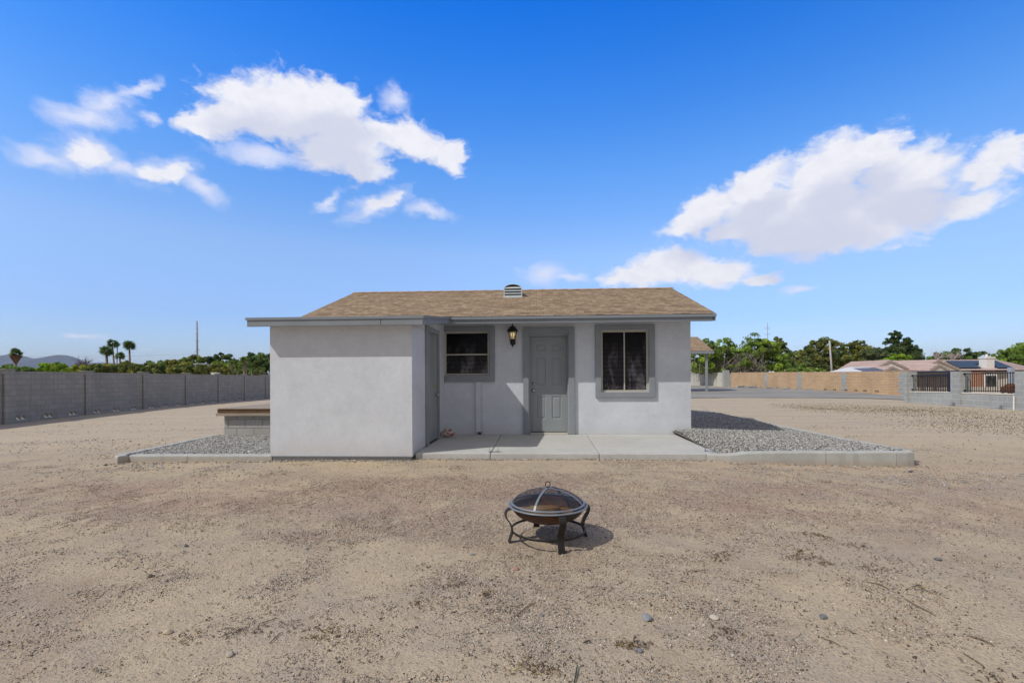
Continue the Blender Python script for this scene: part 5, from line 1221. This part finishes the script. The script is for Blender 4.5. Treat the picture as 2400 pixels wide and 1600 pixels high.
# left row
tree('hedge_bush','green hedge top at the far left behind the lone palm','bush',40,885,60,[(15,866,28,10),(60,868,26,7)],.22,G['mid'],2600,40,seed=1,group=gl)
tree('bright_shrub','bright lime green shrub over the fence right of the lone palm','bush',128,885,58,[(108,863,18,12),(140,864,24,10),(128,859,20,8)],.2,G['bright'],3200,46,seed=2,group=gl)
tree('flowering_tree','bare purple-brown twiggy tree with yellow blossom behind the fence','tree',198,885,66,[(195,864,24,9),(178,869,16,6)],.2,G['yellow']+[(.14,.15,.03)],1700,30,seed=3,group=gl)
def twiggy(px,py,D,r,n,parent_label,seed,col,name='bare_tree',group=None):
    rng=np.random.default_rng(seed); b=at(px,880,D); g=T(b[0],b[1]); c=at(px,py,D); k=D/FPX; o=empty(name,(b[0],b[1],g),parent_label,'tree',group); mb=MB()
    zc=c[2]-g; mb.tube([(0,0,-.2),(0,0,zc-r*k)],[.14,.09],6)
    for i in range(n):
        d=rng.normal(size=3); d[2]=abs(d[2])+.35; d/=np.linalg.norm(d); e=np.array([0,0,zc-r*k])+d*r*k*2*rng.uniform(.6,1.05); m_=e*.5+np.array([0,0,zc-r*k])*.5+rng.normal(size=3)*.12
        mb.tube([(0,0,zc-r*k*1.2),m_,e],[.045,.03,.012],4)
        for _ in range(3): mb.tube([m_,m_+(e-m_)*.5+rng.normal(size=3)*.2,m_+(e-m_)*.9+rng.normal(size=3)*.45],[.02,.014,.008],4)
    mb.build('branches',simple('twig_bark_%d'%seed,col,.9,.2,5),o); return o
twiggy(201,849,67,13,30,'leafless purplish tree rising behind the yellow blossom',5,(.19,.12,.13),group=gl)
for i,(x,lab) in enumerate(((240,'dark olive tree below the left pair of palms'),(295,'olive tree below the tall right palm'),(348,'round olive tree left of the grey roof'),(400,'low olive tree halfway to the steel pole'),(438,'dark olive tree just left of the steel pole'),(492,'dark olive tree just right of the steel pole'))):
    h=[866,862,866,860,866,866][i]
    tree('olive_tree',lab,'tree',x,885,62+3*(i%2),[(x-20,h+2,24,12),(x+16,h,26,13),(x,h-3,22,12)],.2,G['olive'] if i%2 else G['olive']+G['dark'],4200,60,seed=10+i,group=gl)
tree('fan_tree','low feathery tree on the skyline left of the steel pole','tree',372,885,95,[(368,853,20,9),(385,857,16,8)],.3,G['mid'],1800,30,seed=20,group=gl)
tree('skyline_tree','small skyline tree between the feathery tree and the domed tree','tree',412,885,100,[(408,853,14,7),(424,851,12,7)],.3,G['dark'],1400,24,seed=21,group=gl)
tree('round_tree','domed brown-green tree directly behind the steel pole','tree',455,885,90,[(448,838,18,9),(462,842,14,9),(438,848,16,9),(470,848,10,12)],.28,G['olive']+G['mid'],3200,50,seed=22,group=gl)
tree('round_tree','tall dark round tree right of the steel pole','tree',519,885,100,[(519,836,20,11),(508,842,16,11),(530,844,14,11),(490,850,16,12),(482,842,10,6)],.3,G['dark'],4200,60,seed=23,group=gl)
tree('leafy_tree','broad leafy green tree at the shed corner','tree',590,885,85,[(560,858,28,15),(595,852,24,18),(620,850,20,22),(612,838,16,9),(575,848,20,12),(640,850,20,20),(590,862,40,14),(548,850,16,10)],.26,G['mid']+G['dark'],8000,130,seed=24,group=gl)
tree('yellow_green_tree','yellow-green tree in front of the dark round tree','tree',518,885,70,[(512,856,16,11),(528,862,22,9)],.2,[(.16,.20,.04),(.11,.15,.035)],2400,36,seed=25,group=gl)
tree('skyline_tree','small pointed skyline tree behind the date palm heads','tree',588,885,105,[(588,835,10,9),(580,842,9,7)],.3,G['dark'],1300,20,seed=26,group=gl)
# palms
def palm(px,topy,D,R,label,seed,skirt=False,base=885,nfr=30,tw=.2,cat='palm tree',group=None,date=False,dx=0):
    rng=np.random.default_rng(seed); b=at(px+dx,base,D); g=T(b[0],b[1]); c=at(px,topy,D); org=np.array([b[0],b[1],g]); h=c-org; k=D/FPX; R=R*k
    o=empty('palm_tree',tuple(org),label,cat,group)
    tw*=.72 if not date else 1; MB().tube([(0,0,-.3),tuple(h*.5+(0.1,0,0)),tuple(h)],[tw*1.3,tw,tw*.9],8).build('trunk',M['palmtrunk'],o,smooth=True)
    V=[];F=[];C=[]
    def addtri(a,b_,c_,col):
        i=len(V); V.extend([a,b_,c_,(np.array(a)+np.array(c_))/2]); F.append((i,i+1,i+2,i+3)); C.extend([col]*4)
    for i in range(nfr):
        az=rng.uniform(0,6.283); el=rng.uniform(-.75,1.35) if not date else rng.uniform(-.4,1.3); col=np.array(G['dark'][rng.integers(3)] if not date else (.09,.115,.035))*rng.uniform(1.3,2.5)*(np.array([1.0,1.05,.9]))
        d=np.array([math.cos(az)*math.cos(el),math.sin(az)*math.cos(el),math.sin(el)])
        side=np.cross(d,(0,0,1)); side/=np.linalg.norm(side)+1e-6; n_=np.cross(side,d); ro=rng.uniform(-1.1,1.1) if not date else 0; side,n_=side*math.cos(ro)+n_*math.sin(ro),n_*math.cos(ro)-side*math.sin(ro)
        if date:
            pts=[h+d*R*t-np.array([0,0,1])*R*.55*t*t for t in np.linspace(0,1,8)]
            for j in range(1,8):
                for s in (-1,1):
                    q=pts[j]; tip=q+(side*s*.28+d*.22-np.array([0,0,.12]))*R*(1.1-abs(j/7-.4)); addtri(pts[j-1],q,tip,col)
        else:
            q=h+d*R*rng.uniform(.10,.38); K=9
            for j in range(K):
                a=(j-(K-1)/2)/((K-1)/2)*1.25; dd=d*math.cos(a)+side*math.sin(a)-np.array([0,0,.28])*abs(a)**.5*.8; tip=q+dd*R*.62*rng.uniform(.85,1.05)
                w=np.cross(dd,n_); w/=np.linalg.norm(w)+1e-6; addtri(q,q+dd*R*.34+w*R*.05,tip,col); addtri(q,q+dd*R*.34-w*R*.05,tip,col)
            w=side*.02; addtri(h,h+side*.03,q,col*.8)
    fastmesh('fronds',np.array(V),np.array(F),np.array(C),M['leaf'],parent=o)
    if skirt:
        V=[];F=[];C=[]
        for i in range(900):
            az=rng.uniform(0,6.283); t=rng.uniform(0,1); r=R*(.55*(1-t)+.16)*rng.uniform(.75,1); z=h[2]-R*.25-t*R*1.05
            p_=np.array([h[0]+r*math.cos(az),h[1]+r*math.sin(az),z]); q=p_+np.array([-.2*math.cos(az),-.2*math.sin(az),-.55])*R*.5; s=np.array([-math.sin(az),math.cos(az),0])*.09
            i0=len(V); V+= [p_-s,p_+s,q+s*.4,q-s*.4]; F.append((i0,i0+1,i0+2,i0+3)); cc=np.array((.22,.13,.08))*rng.uniform(.6,1.2); C+= [cc]*4
        fastmesh('dead_skirt',np.array(V),np.array(F),np.array(C),M['leaf'],parent=o)
gp='palm trees beyond the left fence'
palm(37,828,80,17,'lone palm with shaggy brown skirt at the far left',1,True,nfr=46,tw=.19,group=gp)
palm(249,822,92,19,'lower left fan palm in the cluster of four',2,nfr=40,tw=.3,dx=3,group=gp)
palm(263,805,95,15,'tall fan palm at the back of the cluster of four',3,nfr=30,tw=.2,dx=7,group=gp)
palm(281,834,90,14,'shortest fan palm in the cluster of four',4,nfr=36,tw=.18,group=gp)
palm(303,809,88,18,'tallest slender fan palm at the right of the cluster',5,nfr=42,tw=.22,dx=1,group=gp)
palm(275,808,96,9,'small fan palm head beside the tall back palm',6,nfr=18,tw=.12,dx=-4,group=gp)
dg='date palms at the shed corner'
palm(541,850,66,13,'date palm with brown ball trunk left of the shed corner',7,date=True,nfr=36,tw=.2,group=dg)
palm(573,842,66,16,'tallest date palm with pale trunk left of the shed corner',8,date=True,nfr=40,tw=.26,group=dg)
palm(592,866,62,11,'low date palm between the tallest one and the shed',9,date=True,nfr=30,tw=.2,group=dg)
palm(609,866,62,13,'low upright date palm nearest the shed corner',10,date=True,nfr=30,tw=.2,group=dg)
palm(556,866,64,9,'low yellowish date palm between the two trunked ones',12,date=True,nfr=26,tw=.15,group=dg)
# grey roof among the trees, white unit over the fence
p=at(430,872,82); g=T(p[0],p[1]); o=empty('grey_roof_house',(p[0],p[1],g),'grey roofed house half hidden in the olive trees by the steel pole','house')
A,B=at(398,862,84),at(468,862,82); zt=at(440,850,84)[2]; dd=np.array([fw[0],fw[1],0])*7; A[2]=B[2]
up_=np.array([0,0,zt-A[2]]); under(o,MB().add([A,B,B+dd,A+dd,A+(B-A)*.4+dd*.5+up_,A+(B-A)*.8+dd*.5+up_],[(0,1,5,4),(1,2,5),(2,3,4,5),(3,0,4),(0,3,2,1)]),'roof',simple('grey_shingle_far',(.20,.19,.21),.9,.1,2))
under(o,MB().prism([tuple((A+(B-A)*.05+dd*.1)[:2]),tuple((B-(B-A)*.05+dd*.1)[:2]),tuple((B-(B-A)*.05+dd*.9)[:2]),tuple((A+(B-A)*.05+dd*.9)[:2])],g-.3,A[2]-.02),'wall',M['white'])
p=at(504.5,877,43); zt=at(504,874,43)[2]
tag(MB().box(-.26,.26,-.2,.2,-.4,zt).box(-.3,.3,-.24,.24,zt+.002,zt+.05).build('white_unit',M['white'],None,(p[0],p[1],0),bevel=.01),'small white box showing over the left fence by the steel pole','box')
# ------------------------------------------------------------------ right trees
def mesquite(px,D,blobs,label,seed,n):
    o=tree('mesquite_tree',label,'tree',px,880,D,blobs,.17,G['mesq']+[(.075,.095,.04)],n,110,.30,group=gr,seed=seed,tm=M['bark'],limbs=7,fill=False)
    rng=np.random.default_rng(seed); b=at(px,880,D); org=np.array([b[0],b[1],T(b[0],b[1])]); mb=MB(); k=D/FPX
    for i in range(300):   # tangle of bare drooping branches
        x=rng.uniform(blobs[0][0]-blobs[0][2],blobs[-1][0]+blobs[-1][2]*.6); y=rng.uniform(846,874); c=at(x,y,D+rng.uniform(-1.5,2))-org
        d=rng.normal(size=3)*np.array([1.,.5,.8]); d[2]=-abs(d[2])-.2; mb.tube([c-d*.5+(0,0,.3),c,c+d*.6],[.024,.02,.009],4,cap=False)
    mb.build('bare_branches',simple('grey_bark_%d'%seed,(.24,.21,.19),.95,.25,4),o); return o
mesquite(1668,55,[(1640,842,32,28),(1668,820,34,24),(1695,812,30,20),(1718,830,26,20),(1650,860,34,14),(1690,862,34,12),(1735,850,24,18)],'wide mesquite tree with grey tangled branches beside the ramada',41,8200)
mesquite(1780,56,[(1752,838,30,26),(1778,818,36,22),(1800,812,26,16),(1815,842,32,26),(1845,862,36,14),(1770,862,30,12)],'wide mesquite tree leaning right in the middle of the right treeline',42,9000)
def airy(px,py,D,label,seed):
    rng=np.random.default_rng(seed); b=at(px,880,D); g=T(b[0],b[1]); org=(b[0],b[1],g); o=empty('airy_tree',org,label,'tree',gr)
    V,F,C=leaves(420,[(*at(px,py,D),1.2,.8,.5),(*at(px-12,py+8,D),1.,.8,.4)],.12,G['mid'],rng,16,.35); fine_into(o,'crown',V,F,C,M['leaf'],org)
    c=at(px,py,D)-np.array(org); MB().tube([(0,0,0),c*.6,c],[.12,.08,.02],5).build('trunk',M['bark'],o)
tree('leafy_tree','green tree filling the gap behind the ramada post','tree',1690,880,76,[(1660,856,30,16),(1705,852,34,18),(1740,858,26,14)],.22,G['mid']+G['mesq'],3600,60,group=gr,seed=40)
airy(1768,790,60,'thin airy branch top waving above the mesquites',43)
tree('pine_tree','dark pine rising behind the right mesquite','tree',1832,880,80,[(1822,800,14,12),(1830,815,20,14),(1838,832,24,16),(1842,852,26,14)],.27,G['pine'],4600,70,.33,group=gr,seed=44)
tree('pine_tree','low yellow-olive pine right of the dark pine','tree',1880,880,78,[(1872,842,22,18),(1890,832,20,18),(1876,860,28,12)],.24,G['olive']+G['pine'],4400,70,.33,group=gr,seed=45)
tree('pine_tree','big round-topped pine behind the leaning pole','tree',1940,880,82,[(1918,815,24,18),(1945,808,26,16),(1965,818,20,18),(1930,838,34,22),(1960,845,30,20),(1940,860,40,12)],.26,G['pine']+G['olive'],9000,130,.30,group=gr,seed=46)
tree('pine_tree','yellowish crowned pine behind the carport','tree',2012,880,84,[(2008,812,20,12),(1995,828,24,18),(2025,828,24,18),(2010,846,34,14)],.26,G['olive']+[(.12,.13,.03)],6000,90,.32,group=gr,seed=47)
tree('grey_green_tree','grey-green tree left of the tallest pine','tree',2058,880,80,[(2048,828,24,14),(2066,838,24,16),(2050,850,30,12)],.25,[(.085,.10,.055),(.065,.085,.05),(.11,.12,.05)],5200,80,.32,group=gr,seed=48)
tree('pine_tree','tallest conical dark pine above the tiled roof','tree',2110,880,88,[(2102,786,15,11),(2094,797,16,7),(2124,803,14,8),(2106,804,28,12),(2112,822,34,14),(2118,838,40,14),(2145,824,12,12),(2140,842,22,10)],.28,G['dark']+[(.05,.075,.028)],9000,130,.28,group=gr,seed=49)
tree('bright_shrub','bright yellow-green rounded tree under the tallest pine','tree',2103,880,74,[(2095,839,22,9),(2118,839,20,8)],.2,G['bright'],3000,36,seed=50,group=gr)
tree('spreading_tree','wide flat dark green tree beyond the solar roof','tree',2250,880,92,[(2215,832,24,12),(2260,826,26,12),(2285,832,24,10),(2235,838,50,9),(2180,840,16,6)],.28,G['mid']+G['dark'],6500,90,.3,group=gr,seed=51)
twiggy(2199,832,64,7,12,'small leafless tree at the roof valley',61,(.42,.36,.33),group=gr)
twiggy(2234,832,66,9,16,'pale leafless tree in front of the flat dark tree',62,(.42,.36,.33),group=gr)
tree('leafy_tree','large bright leafy tree at the far right edge','tree',2385,880,66,[(2360,838,28,20),(2385,826,30,18),(2405,840,40,34),(2350,850,18,14),(2395,858,30,16)],.21,[(.10,.15,.03),(.07,.11,.028),(.13,.18,.035)],8000,110,.3,group=gr,seed=52)
tree('skyline_tree','low dark tree between the chimney and the right edge tree','tree',2338,880,80,[(2338,838,18,6)],.24,G['dark'],1200,20,seed=53,group=gr)
for i,(x,lab) in enumerate(((1868,'pale green sprawling shrub over the left of the cream roof'),(1905,'pale green sprawling shrub over the right of the cream roof'))):
    tree('sprawling_shrub',lab,'bush',x,880,54,[(x-12,869,18,4),(x+12,868,18,4)],.15,[(.14,.19,.05),(.10,.14,.04)],900,24,seed=70+i,group=gr,trunk=False)
# ------------------------------------------------------------------ poles and cables
def pole(px,topy,D,r0,r1,label,name,arms,m,basex=None,g=None):
    b=at(basex or px,885,D); gz_=T(b[0],b[1]); c=at(px,topy,D); o=empty(name,(b[0],b[1],gz_),label,'utility pole','utility poles')
    h=c-np.array([b[0],b[1],gz_]); MB().tube([(0,0,-.5),tuple(h*.5),tuple(h)],[r0,(r0+r1)/2,r1],10).build('pole_shaft',m,o,smooth=True)
    for (f,w,side) in arms:
        p_=h*f; a,b_=(-w if side<=0 else 0),(w if side>=0 else 0)
        x=MB().tube([(p_[0]+a,p_[1],p_[2]),(p_[0]+b_,p_[1],p_[2]+.0)],.085,5).build('cross_arm',m,o)
    return o
pole(461,752,110,.30,.19,'tall tapered steel utility pole with short arms beyond the left fence','utility_pole',[(.885,.42,0),(.80,.45,0),(.70,.45,0),(.565,.6,1),(.53,.6,-1),(.48,.5,1)],M['steel'],463)
pole(1799,756,190,.26,.12,'distant thin steel pole with cross arms above the mesquites','utility_pole',[(.90,1.1,0),(.80,1.2,0),(.70,.8,-1)],M['steel'])
pole(1944,798,60,.13,.09,'leaning grey wooden pole in front of the big pine','utility_pole',[],simple('silvered_pole_wood',(.42,.40,.40),.9,.15,2),1952)
def cable(label,pts,r=.028):
    P=[at(*p) for p in pts]; Q=[]
    for i in range(len(P)-1):
        for t in np.linspace(0,1,12,endpoint=False): q=P[i]*(1-t)+P[i+1]*t; q=q.copy(); q[2]-=.35*math.sin(math.pi*t); Q.append(q)
    Q.append(P[-1]); c=Q[0]; mb=MB().tube([q-c for q in Q],r,4); o=mb.build('power_line',simple('cable_%d'%len(bpy.data.materials),(.30,.33,.33),.6,.05,1),None,tuple(c)); tag(o,label,'power line','power lines over the left fence')
cable('power line dipping from the steel pole down to the fence top at left',[(461,846,109),(324,858,100),(150,873,90)])
cable('power line from the steel pole to the shed corner',[(461,842,109),(640,842,118)])
cable('upper power line crossing the palms and the lone palm',[(461,829,109),(10,834,104)],.022)
# ------------------------------------------------------------------ mountains
def mountains():
    D=7000.; prof=[(-420,862),(-300,840),(-180,852),(-90,838),(-20,842),(8,831),(30,828),(55,833),(85,841),(105,836),(128,831),(148,829),(170,839),(190,846),(215,849),(250,847),(290,852),(330,862),(380,870),(450,876),(560,880),(700,884)]
    xs=np.linspace(-420,700,260); ys=np.interp(xs,[p[0] for p in prof],[p[1] for p in prof]); rng=np.random.default_rng(3)
    n=26; V=[];k=D/FPX
    for j in range(n):
        t=j/(n-1)
        for i,x in enumerate(xs):
            ridge=at(x,ys[i],D); h=ridge[2]
            s=1-abs(t-.5)*2; s_=s**1.15
            off=(t-.5)*3600; P=ridge+np.array([fw[0],fw[1],0])*off
            z=-20+(h+20)*s_
            V.append((P[0],P[1],z))
    V=np.array(V); nz=140*vnoise(V[:,0]/420,V[:,1]/420,71)+70*vnoise(V[:,0]/160,V[:,1]/160,72)+30*vnoise(V[:,0]/70,V[:,1]/70,73)
    s=np.repeat(1-np.abs(np.linspace(0,1,n)-.5)*2,len(xs)); V[:,2]+=nz*(s*(1-s)*2.2+.04*s)
    m_=len(xs); i=np.arange(m_-1)[None]+m_*np.arange(n-1)[:,None]; F=np.stack([i,i+1,i+m_+1,i+m_],-1).reshape(-1,4)
    m=simple('desert_mountain',(.075,.07,.07),.95,.35,.006)
    tag(fastmesh('mountains',V,F,None,m,smooth=False),kind='structure')
mountains()
# ------------------------------------------------------------------ rocks, twigs, dry weeds
rb=simple
def rock(px,py,s,col,label,seed):
    p=onz(px,py,0); z=T(p[0],p[1]); rng=np.random.default_rng(seed)
    bm=bmesh.new(); bmesh.ops.create_icosphere(bm,subdivisions=2,radius=1)
    V=np.array([v.co[:] for v in bm.verts]); nd=rng.normal(size=(7,3)); nd/=np.linalg.norm(nd,axis=1)[:,None]; off=rng.uniform(.55,.85,7)
    for d,o_ in zip(nd,off):
        q=V@d; V-=np.where(q>o_,q-o_,0)[:,None]*d
    V*=np.array([s*1.25,s,s*.7])*(1+rng.uniform(-.04,.04,(len(V),3)))
    for v,c in zip(bm.verts,V): v.co=c
    me=bpy.data.meshes.new('stone'); bm.to_mesh(me); bm.free()
    o=link('stone',me,simple('stone_%d'%seed,col,.9,.18,30,.4,90),None,(p[0],p[1],z+s*.25),rng.uniform(0,3)); tag(o,label,'stone','single stones lying on the dirt')
for i,a in enumerate([(393,1461,.022,(.45,.36,.26),'pale tan stone at the lower left of the yard'),(540,1520,.021,(.42,.36,.29),'tan stone near the bottom left, right of the pale one'),(351,1346,.020,(.16,.12,.09),'dark brown clod left of centre in the yard'),(437,1273,.018,(.11,.12,.135),'dark blue-grey stone in the reddish gravel at left'),
    (1928,1438,.022,(.17,.185,.19),'dark grey stone right of centre below the dry weeds'),(1674,1438,.022,(.50,.45,.36),'whitish stone left of the dark grey stone'),(1947,1588,.017,(.32,.10,.06),'red stone at the bottom edge right of centre'),(2198,1309,.022,(.17,.17,.18),'grey stone alone at the right of the yard'),
    (1209,1324,.022,(.36,.22,.17),'pinkish stone in front of the fire pit'),(1515,1438,.03,(.25,.262,.275),'blue-grey flat stone below the fire pit shadow'),(1107,1293,.016,(.24,.24,.24),'small blue-grey stone left of the fire pit'),(2135,1097,.028,(.10,.075,.06),'dark brown stone at the right end of the kerb'),(2076,1091,.022,(.42,.44,.44),'light grey stone against the right kerb'),
    (248,1082,.03,(.09,.07,.06),'dark brown stone left of the left kerb end'),(1500,1522,.016,(.18,.20,.23),'tiny blue stone near the bottom centre')]): rock(*a,seed=100+i)
def twig(pts,r,col,label,i):
    P=[np.array(onz(x,y,0)) for x,y in pts]; Q=[]
    for j in range(len(P)-1):
        for t in np.linspace(0,1,5,endpoint=False): q=P[j]*(1-t)+P[j+1]*t; q[2]=T(q[0],q[1])+r*1.2+.004; Q.append(q)
    q=P[-1]; q[2]=T(q[0],q[1])+r; Q.append(q); c=Q[0]
    rr=[r*.72*(.6+.4*math.sin(math.pi*(k+.5)/len(Q))) for k in range(len(Q))]
    tag(MB().tube([q-c for q in Q],rr,6).build('twig',simple('twig_%d'%i,col,.9,.25,30),None,tuple(c)),label,'twig','twigs lying on the dirt')
for i,a in enumerate([([(2119,1400),(2150,1415),(2193,1435)],.005,(.20,.15,.10),'long straight brown twig at the right'),([(2031,1363),(2060,1370),(2084,1381)],.005,(.17,.12,.08),'thicker curved twig left of the long straight one'),([(2256,1516),(2280,1530),(2308,1545)],.004,(.17,.13,.09),'straight twig at the lower right'),([(2266,1475),(2300,1487),(2330,1500)],.0045,(.16,.12,.08),'dark twig near the right edge'),
    ([(1353,1564),(1350,1582),(1346,1600)],.005,(.05,.07,.055),'dark green twig cut by the bottom edge'),([(1217,1427),(1230,1415),(1254,1402)],.004,(.19,.14,.09),'forked brown twig below the fire pit'),([(1606,1334),(1632,1333),(1663,1331)],.004,(.22,.17,.11),'pale straight twig right of the fire pit'),([(1367,1504),(1374,1502),(1382,1497)],.006,(.09,.06,.05),'short thick dark twig near the bottom centre'),
    ([(632,1498),(645,1485),(662,1474)],.004,(.19,.15,.11),'thin twig below the left stones'),([(1930,1484),(1950,1490),(1970,1500)],.0035,(.18,.13,.09),'thin curved twig below the dark grey stone'),([(805,1575),(803,1590),(812,1598)],.004,(.13,.1,.07),'curled twig at the bottom left of centre'),([(612,1450),(625,1446),(652,1438)],.004,(.2,.16,.12),'thin twig left of the dry patch')]): twig(*a,i)
def litter():
    rng=np.random.default_rng(21); V=[];F=[];C=[]
    cl=[(1695,1295,.10),(1861,1306,.09),(1880,1295,.08),(1905,1310,.08),(1926,1323,.08),(2014,1281,.1),(2035,1330,.1),(1885,1256,.09),(1920,1260,.07),(1690,1305,.07),(2150,1375,.09),(1500,1500,.08),(1470,1505,.06),(1210,1570,.09),(1270,1572,.07),(985,1410,.08),(1140,1385,.05),(660,1465,.10),(560,1470,.09),(760,1475,.09),(1000,1320,.10),(1060,1360,.1),(450,1470,.09),(1180,1420,.12),(1700,1470,.10),(2330,1565,.14),(1765,1085,.10),(1940,1125,.12),(2100,1180,.15)]
    items=[]
    for (x,y,r) in cl:
        c=onz(x,y,0)
        for _ in range(30): a=rng.normal(0,r*.45,2); items.append((c[0]+a[0]*1.3,c[1]+a[1],rng.uniform(.005,.018),rng.choice(3,p=[.45,.15,.4])))
    n=3400; d=2.0*(8.0/2.0)**rng.uniform(0,1,n)**.8; a=rng.uniform(-.85,.85,n); x=d*np.tan(a); ok=(vnoise(x*.9,d*1.1,91)+.4*vnoise(x*3,d*3,92)>-.05)&~in_hard(x,d)
    for xx,yy in zip(x[ok],d[ok]): items.append((xx,yy,rng.uniform(.003,.011),rng.choice(3,p=[.55,.03,.42])))
    cols=[np.array((.15,.10,.06)),np.array((.20,.15,.03)),np.array((.09,.065,.045))]
    I=np.array([(i[0],i[1]) for i in items]); Z=terr(I[:,0],I[:,1])
    for (x,y,l,k),z in zip(items,Z):
        a=rng.uniform(0,3.1416); d=np.array([math.cos(a),math.sin(a),rng.uniform(-.15,.35)])*l; w=np.array([-math.sin(a),math.cos(a),0])*rng.uniform(.0012,.003); b=np.array([x,y,z+.006]); u=np.array([0,0,.002])
        i0=len(V); m_=b+u*2+rng.normal(size=3)*l*.15
        for q in (b-d,m_,b+d): V+= [q-w,q+w,q+u]
        for s in (0,3):
            for j in range(3): F.append((i0+s+j,i0+s+(j+1)%3,i0+s+3+(j+1)%3,i0+s+3+j))
        c=cols[k]*rng.uniform(.6,1.5); C+= [c]*9
    fastmesh('leaf_litter',np.array(V),np.array(F),np.array(C),M['twig'],kind='stuff',label='brown twig crumbs and dead leaf bits scattered on the dirt',cat='litter')
    # sparse dry grass in the far right yard
    V=[];F=[];C=[]
    cen=[(onz(x,y,.08),rx,ry) for x,y,rx,ry in ((1990,958,1.6,1.3),(2060,962,1.8,1.0),(2220,972,2.6,.8),(2330,985,2.4,.6),(2280,1000,1.6,.6),(1900,958,.9,.8),(2150,962,2.0,.8))]
    for c,rx,ry in cen:
        m=1000; ry=ry*2.2; X=c[0]+rng.normal(0,rx*.55,m); Y=c[1]+rng.normal(0,ry*.7,m); Z=terr(X,Y)
        for x,y,z in zip(X,Y,Z):
            a=rng.uniform(0,6.28); h=rng.uniform(.006,.022); t=np.array([math.cos(a)*h*.9,math.sin(a)*h*.9,h]); w=np.array([-math.sin(a),math.cos(a),0])*.012; b=np.array([x,y,z]); i0=len(V)
            V+= [b-w,b+w,b+t+w*.3,b+t-w*.3]; F.append((i0,i0+1,i0+2,i0+3)); cc=np.array([(.20,.17,.08),(.13,.13,.05),(.26,.21,.12)][rng.integers(3)])*rng.uniform(.7,1.2); C+= [cc]*4
    fastmesh('dry_grass',np.array(V),np.array(F),np.array(C),M['twig'],kind='stuff',label='sparse olive dry grass patches in the yard before the grey wall',cat='grass')
litter()
# ------------------------------------------------------------------ haze
def haze():
    m=bpy.data.materials.new('desert_haze'); m.use_nodes=True; n=m.node_tree; n.nodes.clear(); out=n.nodes.new('ShaderNodeOutputMaterial'); v=n.nodes.new('ShaderNodeVolumePrincipled')
    v.inputs['Color'].default_value=(.62,.78,1,1); v.inputs['Density'].default_value=HAZE; v.inputs['Anisotropy'].default_value=.2
    n.links.new(v.outputs[0],out.inputs['Volume'])
    o=MB().box(-13000,13000,-6500,13500,-190,430).build('haze',m); tag(o,'thin pale blue haze over the far plain and hills','haze',kind='stuff')
HAZE=6e-5
haze()
